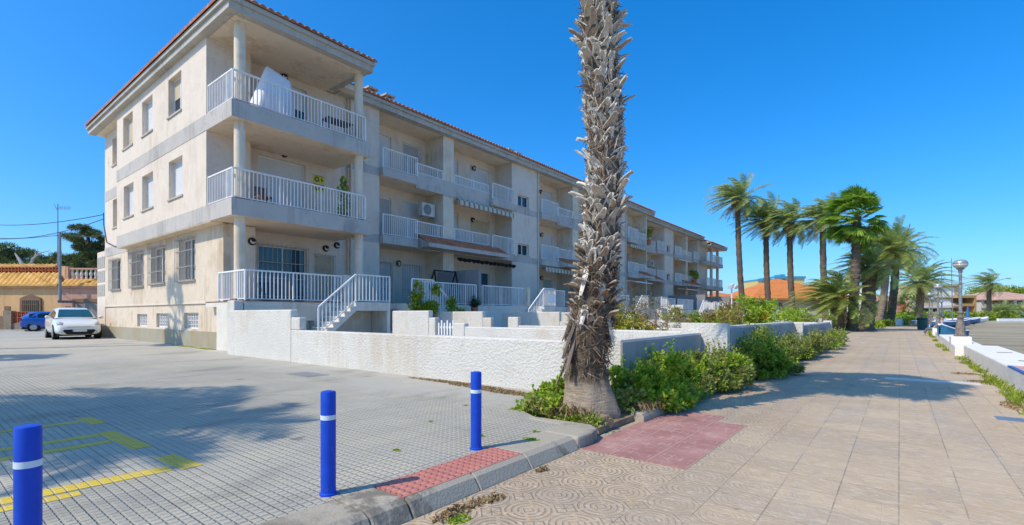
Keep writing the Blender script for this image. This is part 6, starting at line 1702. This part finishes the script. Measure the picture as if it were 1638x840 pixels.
# ------------------------------------------------------------------ person sitting on the sea wall, leaning back
def person():
    px = at(1501, 32.0); x0 = 1.82; y0 = px.y; zs = .215
    t = thing('person', (x0,y0,PZ), 'person in a lilac shirt and grey trousers leaning back on the sea wall', 'person')
    def skin(name, chain, mat, sub=2):
        """chain: list of (verts, radii) polylines; first vertex of later chains given as index into joined list"""
        me = bpy.data.meshes.new(name); V = []; Ed = []; Rr = []
        for pts in chain:
            prev = None
            for q in pts:
                if isinstance(q, int): prev = q; continue
                V.append((q[0], q[1], q[2])); Rr.append(q[3]); i = len(V)-1
                if prev is not None: Ed.append((prev, i))
                prev = i
        me.from_pydata(V, Ed, []); o = bpy.data.objects.new(name, me); COL.objects.link(o); o.parent = t
        md = o.modifiers.new('sk', 'SKIN'); md.use_smooth_shade = True
        for i, r_ in enumerate(Rr): me.skin_vertices[0].data[i].radius = (r_, r_)
        me.skin_vertices[0].data[0].use_root = True
        s = o.modifiers.new('ss', 'SUBSURF'); s.levels = sub; s.render_levels = sub; me.materials.append(mat); return o
    Z = zs-PZ
    skinm = plain('skin', (.50,.30,.21), .55, var=.05); shirt = plain('lilac_shirt', (.46,.40,.48), .9, var=.1); trs = plain('grey_trousers', (.12,.13,.16), .9, var=.15); hair = plain('dark_hair', (.05,.035,.025), .8)
    # body: pelvis root, spine leaning back to +x, neck, head, legs, arms in one surface
    body = skin('body', [
        [(0,0,Z+.12,.13),(.14,0,Z+.30,.135),(.27,0,Z+.50,.15),(.34,0,Z+.60,.09),(.365,0,Z+.66,.055),(.37,0,Z+.73,.075),(.365,0,Z+.82,.095),(.37,0,Z+.90,.07)],
        [0,(-.10,-.11,Z+.11,.095),(-.42,-.13,Z+.10,.075),(-.52,-.13,Z-.10,.06),(-.50,-.13,PZ-PZ+.09,.045),(-.62,-.14,.045,.035)],
        [0,(-.10,.11,Z+.11,.095),(-.40,.13,Z+.12,.075),(-.50,.13,Z-.08,.06),(-.47,.13,.09,.045),(-.59,.14,.045,.035)],
        [2,(.30,-.19,Z+.53,.055),(.44,-.24,Z+.29,.045),(.46,-.23,Z+.06,.036),(.44,-.22,Z+.035,.03)],
        [2,(.30,.19,Z+.53,.055),(.44,.24,Z+.29,.045),(.46,.23,Z+.06,.036),(.44,.22,Z+.035,.03)],
    ], skinm)
    skin('shirt', [[(.03,0,Z+.16,.148),(.14,0,Z+.30,.155),(.27,0,Z+.50,.168),(.335,0,Z+.585,.10)],[2,(.30,-.195,Z+.53,.072),(.38,-.22,Z+.40,.064)],[2,(.30,.195,Z+.53,.072),(.38,.22,Z+.40,.064)]], shirt)
    skin('trousers', [[(0,0,Z+.13,.145),(.04,0,Z+.18,.148)],[0,(-.10,-.11,Z+.12,.11),(-.42,-.13,Z+.11,.088),(-.52,-.13,Z-.10,.072),(-.505,-.13,.14,.06)],[0,(-.10,.11,Z+.12,.11),(-.40,.13,Z+.13,.088),(-.50,.13,Z-.08,.072),(-.475,.13,.14,.06)]], trs)
    h = MB(); h.tube([(.40,0,Z+.80),(.39,0,Z+.88),(.38,0,Z+.935)], [.098,.10,.05], 14); h.build('hair', hair, t, local=True, smooth=True, sub=1)
    f = MB(); f.tube([(.275,0,Z+.80),(.255,0,Z+.785),(.27,0,Z+.775)], [.012,.018,.014], 6); f.build('nose', skinm, t, local=True, smooth=True)
    e = MB()
    for s in (-1, 1): e.tube([(.283,s*.035,Z+.825),(.278,s*.035,Z+.825)], [.011,.008], 8)
    e.build('eye', hair, t, local=True)
    m = MB(); m.box(.274,.282,-.025,.025,Z+.745,Z+.752); m.build('mouth', plain('lips', (.40,.17,.14), .6), t, local=True)
    for s in (-1, 1):
        er = MB(); er.tube([(.37,s*.092,Z+.80),(.375,s*.106,Z+.815),(.38,s*.096,Z+.83)], [.012,.02,.012], 6); er.build('ear', skinm, t, local=True, smooth=True)
        hd = MB(); c = Vector((.44,s*.225,Z+.03))
        hd.box(c.x-.03,c.x+.05,c.y-.04,c.y+.04,c.z-.022,c.z+.008)
        for k in range(4): hd.tube([c+Vector((.045,-.03+.02*k,-.005)), c+Vector((.085+.01*(k in (1,2)),-.032+.021*k,-.008)), c+Vector((.115+.012*(k in (1,2)),-.033+.022*k,-.016))], [.010,.009,.007], 6)
        hd.tube([c+Vector((-.01,-s*.035,-.005)), c+Vector((.02,-s*.065,-.01)), c+Vector((.05,-s*.075,-.015))], [.012,.010,.008], 6)
        hd.build('hand', skinm, t, local=True, smooth=True)
person()

# ------------------------------------------------------------------ things on balconies and terraces
t = thing('covered_parasol', (-18.55,8.6,F2), 'white sheet draped like a tent over a folded parasol on the top balcony', 'covered parasol')
b = MB(); m_, n_ = 40, 12
for j in range(n_+1):
    g_ = j/n_; z = 1.98*g_
    yl_, yr_ = 8.0+.66*g_, 9.62-.10*g_
    if g_ > .84: yr_ = 9.52 - (g_-.84)/.16*.80
    dx = .58*(1-.55*g_) if g_ < .84 else .58*(1-.55*.84)*(1.03-g_)/.19
    for i in range(m_):
        a = 2*math.pi*i/m_; ca, sa = math.cos(a), math.sin(a)
        ex = (abs(ca)**.7)*(1 if ca > 0 else -1); ey = (abs(sa)**.7)*(1 if sa > 0 else -1); pl = 1+(.055*math.sin(a*7+1)+.03*math.sin(a*13))*(1-g_)
        b.v.append((-18.5+ex*dx*pl, (yl_+yr_)/2+ey*(yr_-yl_)/2*pl, F2+.01+z))
for j in range(n_):
    for i in range(m_): b.f.append((j*m_+i, j*m_+(i+1)%m_, (j+1)*m_+(i+1)%m_, (j+1)*m_+i)); b.m.append(0)
b.f.append(tuple(n_*m_+i for i in range(m_))); b.m.append(0)
b.build('cover', plain('white_sheet', (.74,.76,.80), .7, var=.04), t, smooth=True)
t = thing('balcony_table', (-18.3,11.5,F2), 'brown folding table on the top balcony', 'table')
M['wood'] = plain('brown_wood', (.20,.12,.07), .7, var=.3)
b = MB(); b.box(-18.6,-18.0,10.9,12.05,F2+.70,F2+.74); b.build('table_top', M['wood'], t)
for x in (-18.55,-18.05):
    for y_ in (10.95,12.0): b = MB(); b.bar((x,y_,F2), (x,y_,F2+.7), .04); b.build('leg', M['steel'], t)
t = thing('balcony_chair', (-18.6,8.6,F1), 'low wooden chair on the middle balcony', 'chair')
b = MB(); b.box(-18.85,-18.35,8.35,8.85,F1+.40,F1+.44); b.build('seat', M['wood'], t)
b = MB(); b.box(-18.88,-18.852,8.35,8.85,F1+.44,F1+.85); b.build('backrest', M['wood'], t)
for x in (-18.83,-18.37):
    for y_ in (8.37,8.83): b = MB(); b.bar((x,y_,F1), (x,y_,F1+.40), .04); b.build('leg', M['wood'], t)
t = thing('trailing_plant', (-19.0,12.15,F1), 'tall dark green climbing plant by the right column of the middle balcony', 'plant')
f = MB(); r_ = random.Random(8)
for k in range(16): leaf_lump(f, (-18.3+r_.uniform(-.06,.06),11.75+r_.uniform(-.14,.14),F1+.2+k*.10), (.09,.12,.10), 34, .12, .07, r_)
f.build('foliage', M['leaf_dark'], t)
b = MB(); b.lathe_strict([(.12,0),(.16,.22),(.17,.24)], (-18.3,11.75,F1+.001), 12); b.build('pot', M['terracotta'], t)
t = thing('swing_frame', (-18.3,17.9,1.76), 'black metal swing seat frame on the second terrace', 'swing')
b = MB()
for y_ in (16.9,18.4):
    b.bar((-18.8,y_-.25,1.76),(-18.3,y_,3.5),.06); b.bar((-17.7,y_-.25,1.76),(-18.3,y_,3.5),.06)
b.bar((-18.3,16.9,3.5),(-18.3,18.4,3.5),.06); b.build('frame', M['black'], t)
for i, (x, y_, z, lab) in enumerate(((-20.6,49.0,F2,'plants in pots on a far upper balcony'),(-20.9,64.6,F1,'dark plant on a far first-floor balcony'))):
    t = thing('balcony_plant', (x,y_,z), lab, 'plant'); f = MB(); r_ = random.Random(140+i)
    for k in range(6): leaf_lump(f, (x+r_.uniform(-.3,.3),y_+r_.uniform(-.8,.8),z+r_.uniform(.6,1.7)), (.25,.3,.3), 90, .22, .11, r_)
    f.build('foliage', M['leaf_dark'], t); b = MB(); b.lathe_strict([(.25,0),(.33,.5),(.34,.55)], (x,y_,z+.001), 12); b.build('pot', M['terracotta'], t)
# doormat-coloured things on the ground
b = MB(); b.box(-10.35,-9.45,5.25,5.75,-.01,.006); tag(b.build('manhole_cover', M['steel']), 'dark square manhole cover in the paving before the white wall', 'manhole cover')

# ------------------------------------------------------------------ light, world, camera
el, az = R(49), R(21)
sd = Vector((math.sin(az)*math.cos(el), math.cos(az)*math.cos(el), -math.sin(el)))
L = bpy.data.lights.new('sun', 'SUN'); L.energy = 2.0; L.angle = R(.5); L.color = (1,.885,.71)
so = bpy.data.objects.new('sun', L); COL.objects.link(so); so.rotation_euler = sd.to_track_quat('-Z','Y').to_euler(); so.location = (0,-10,40)
w = bpy.data.worlds.new('World'); scene.world = w; w.use_nodes = True; nt = w.node_tree
bg = nt.nodes['Background']; sk = nt.nodes.new('ShaderNodeTexSky'); sk.sky_type = 'NISHITA'; sk.sun_disc = False
sk.sun_elevation = el; sk.sun_rotation = math.pi + az; sk.altitude = 1200; sk.air_density = 1.0; sk.dust_density = 4.0; sk.ozone_density = 2.0
hs = nt.nodes.new('ShaderNodeHueSaturation'); hs.inputs['Saturation'].default_value = 1.28; hs.inputs['Value'].default_value = 4.25
sc1 = nt.nodes.new('ShaderNodeVectorMath'); sc1.operation = 'SCALE'; sc1.inputs[3].default_value = .2
gm = nt.nodes.new('ShaderNodeGamma'); gm.inputs[1].default_value = .84
tn = nt.nodes.new('ShaderNodeVectorMath'); tn.operation = 'MULTIPLY'; tn.inputs[1].default_value = (.56, .745, .965)
nt.links.new(sk.outputs[0], sc1.inputs[0]); nt.links.new(sc1.outputs[0], gm.inputs[0]); nt.links.new(gm.outputs[0], tn.inputs[0]); nt.links.new(tn.outputs[0], hs.inputs['Color']); nt.links.new(hs.outputs[0], bg.inputs[0]); bg.inputs[1].default_value = .15
cam = bpy.data.cameras.new('camera'); co = bpy.data.objects.new('camera', cam); COL.objects.link(co); scene.camera = co
co.location = (0,0,CAMZ); co.rotation_euler = (R(90), 0, YAW); cam.sensor_width = 36; cam.lens = 36*785/1638; cam.shift_y = (503-420)/1638*-1*-1
cam.clip_end = 3000; cam.clip_start = .05
scene.view_settings.view_transform = 'Standard'; scene.view_settings.look = 'None'; scene.view_settings.exposure = 1.0; scene.view_settings.gamma = 1
scene.render.engine = 'CYCLES'; scene.cycles.max_bounces = 6; scene.cycles.diffuse_bounces = 4; scene.cycles.use_denoising = True
scene.render.resolution_x = 1024; scene.render.resolution_y = 525
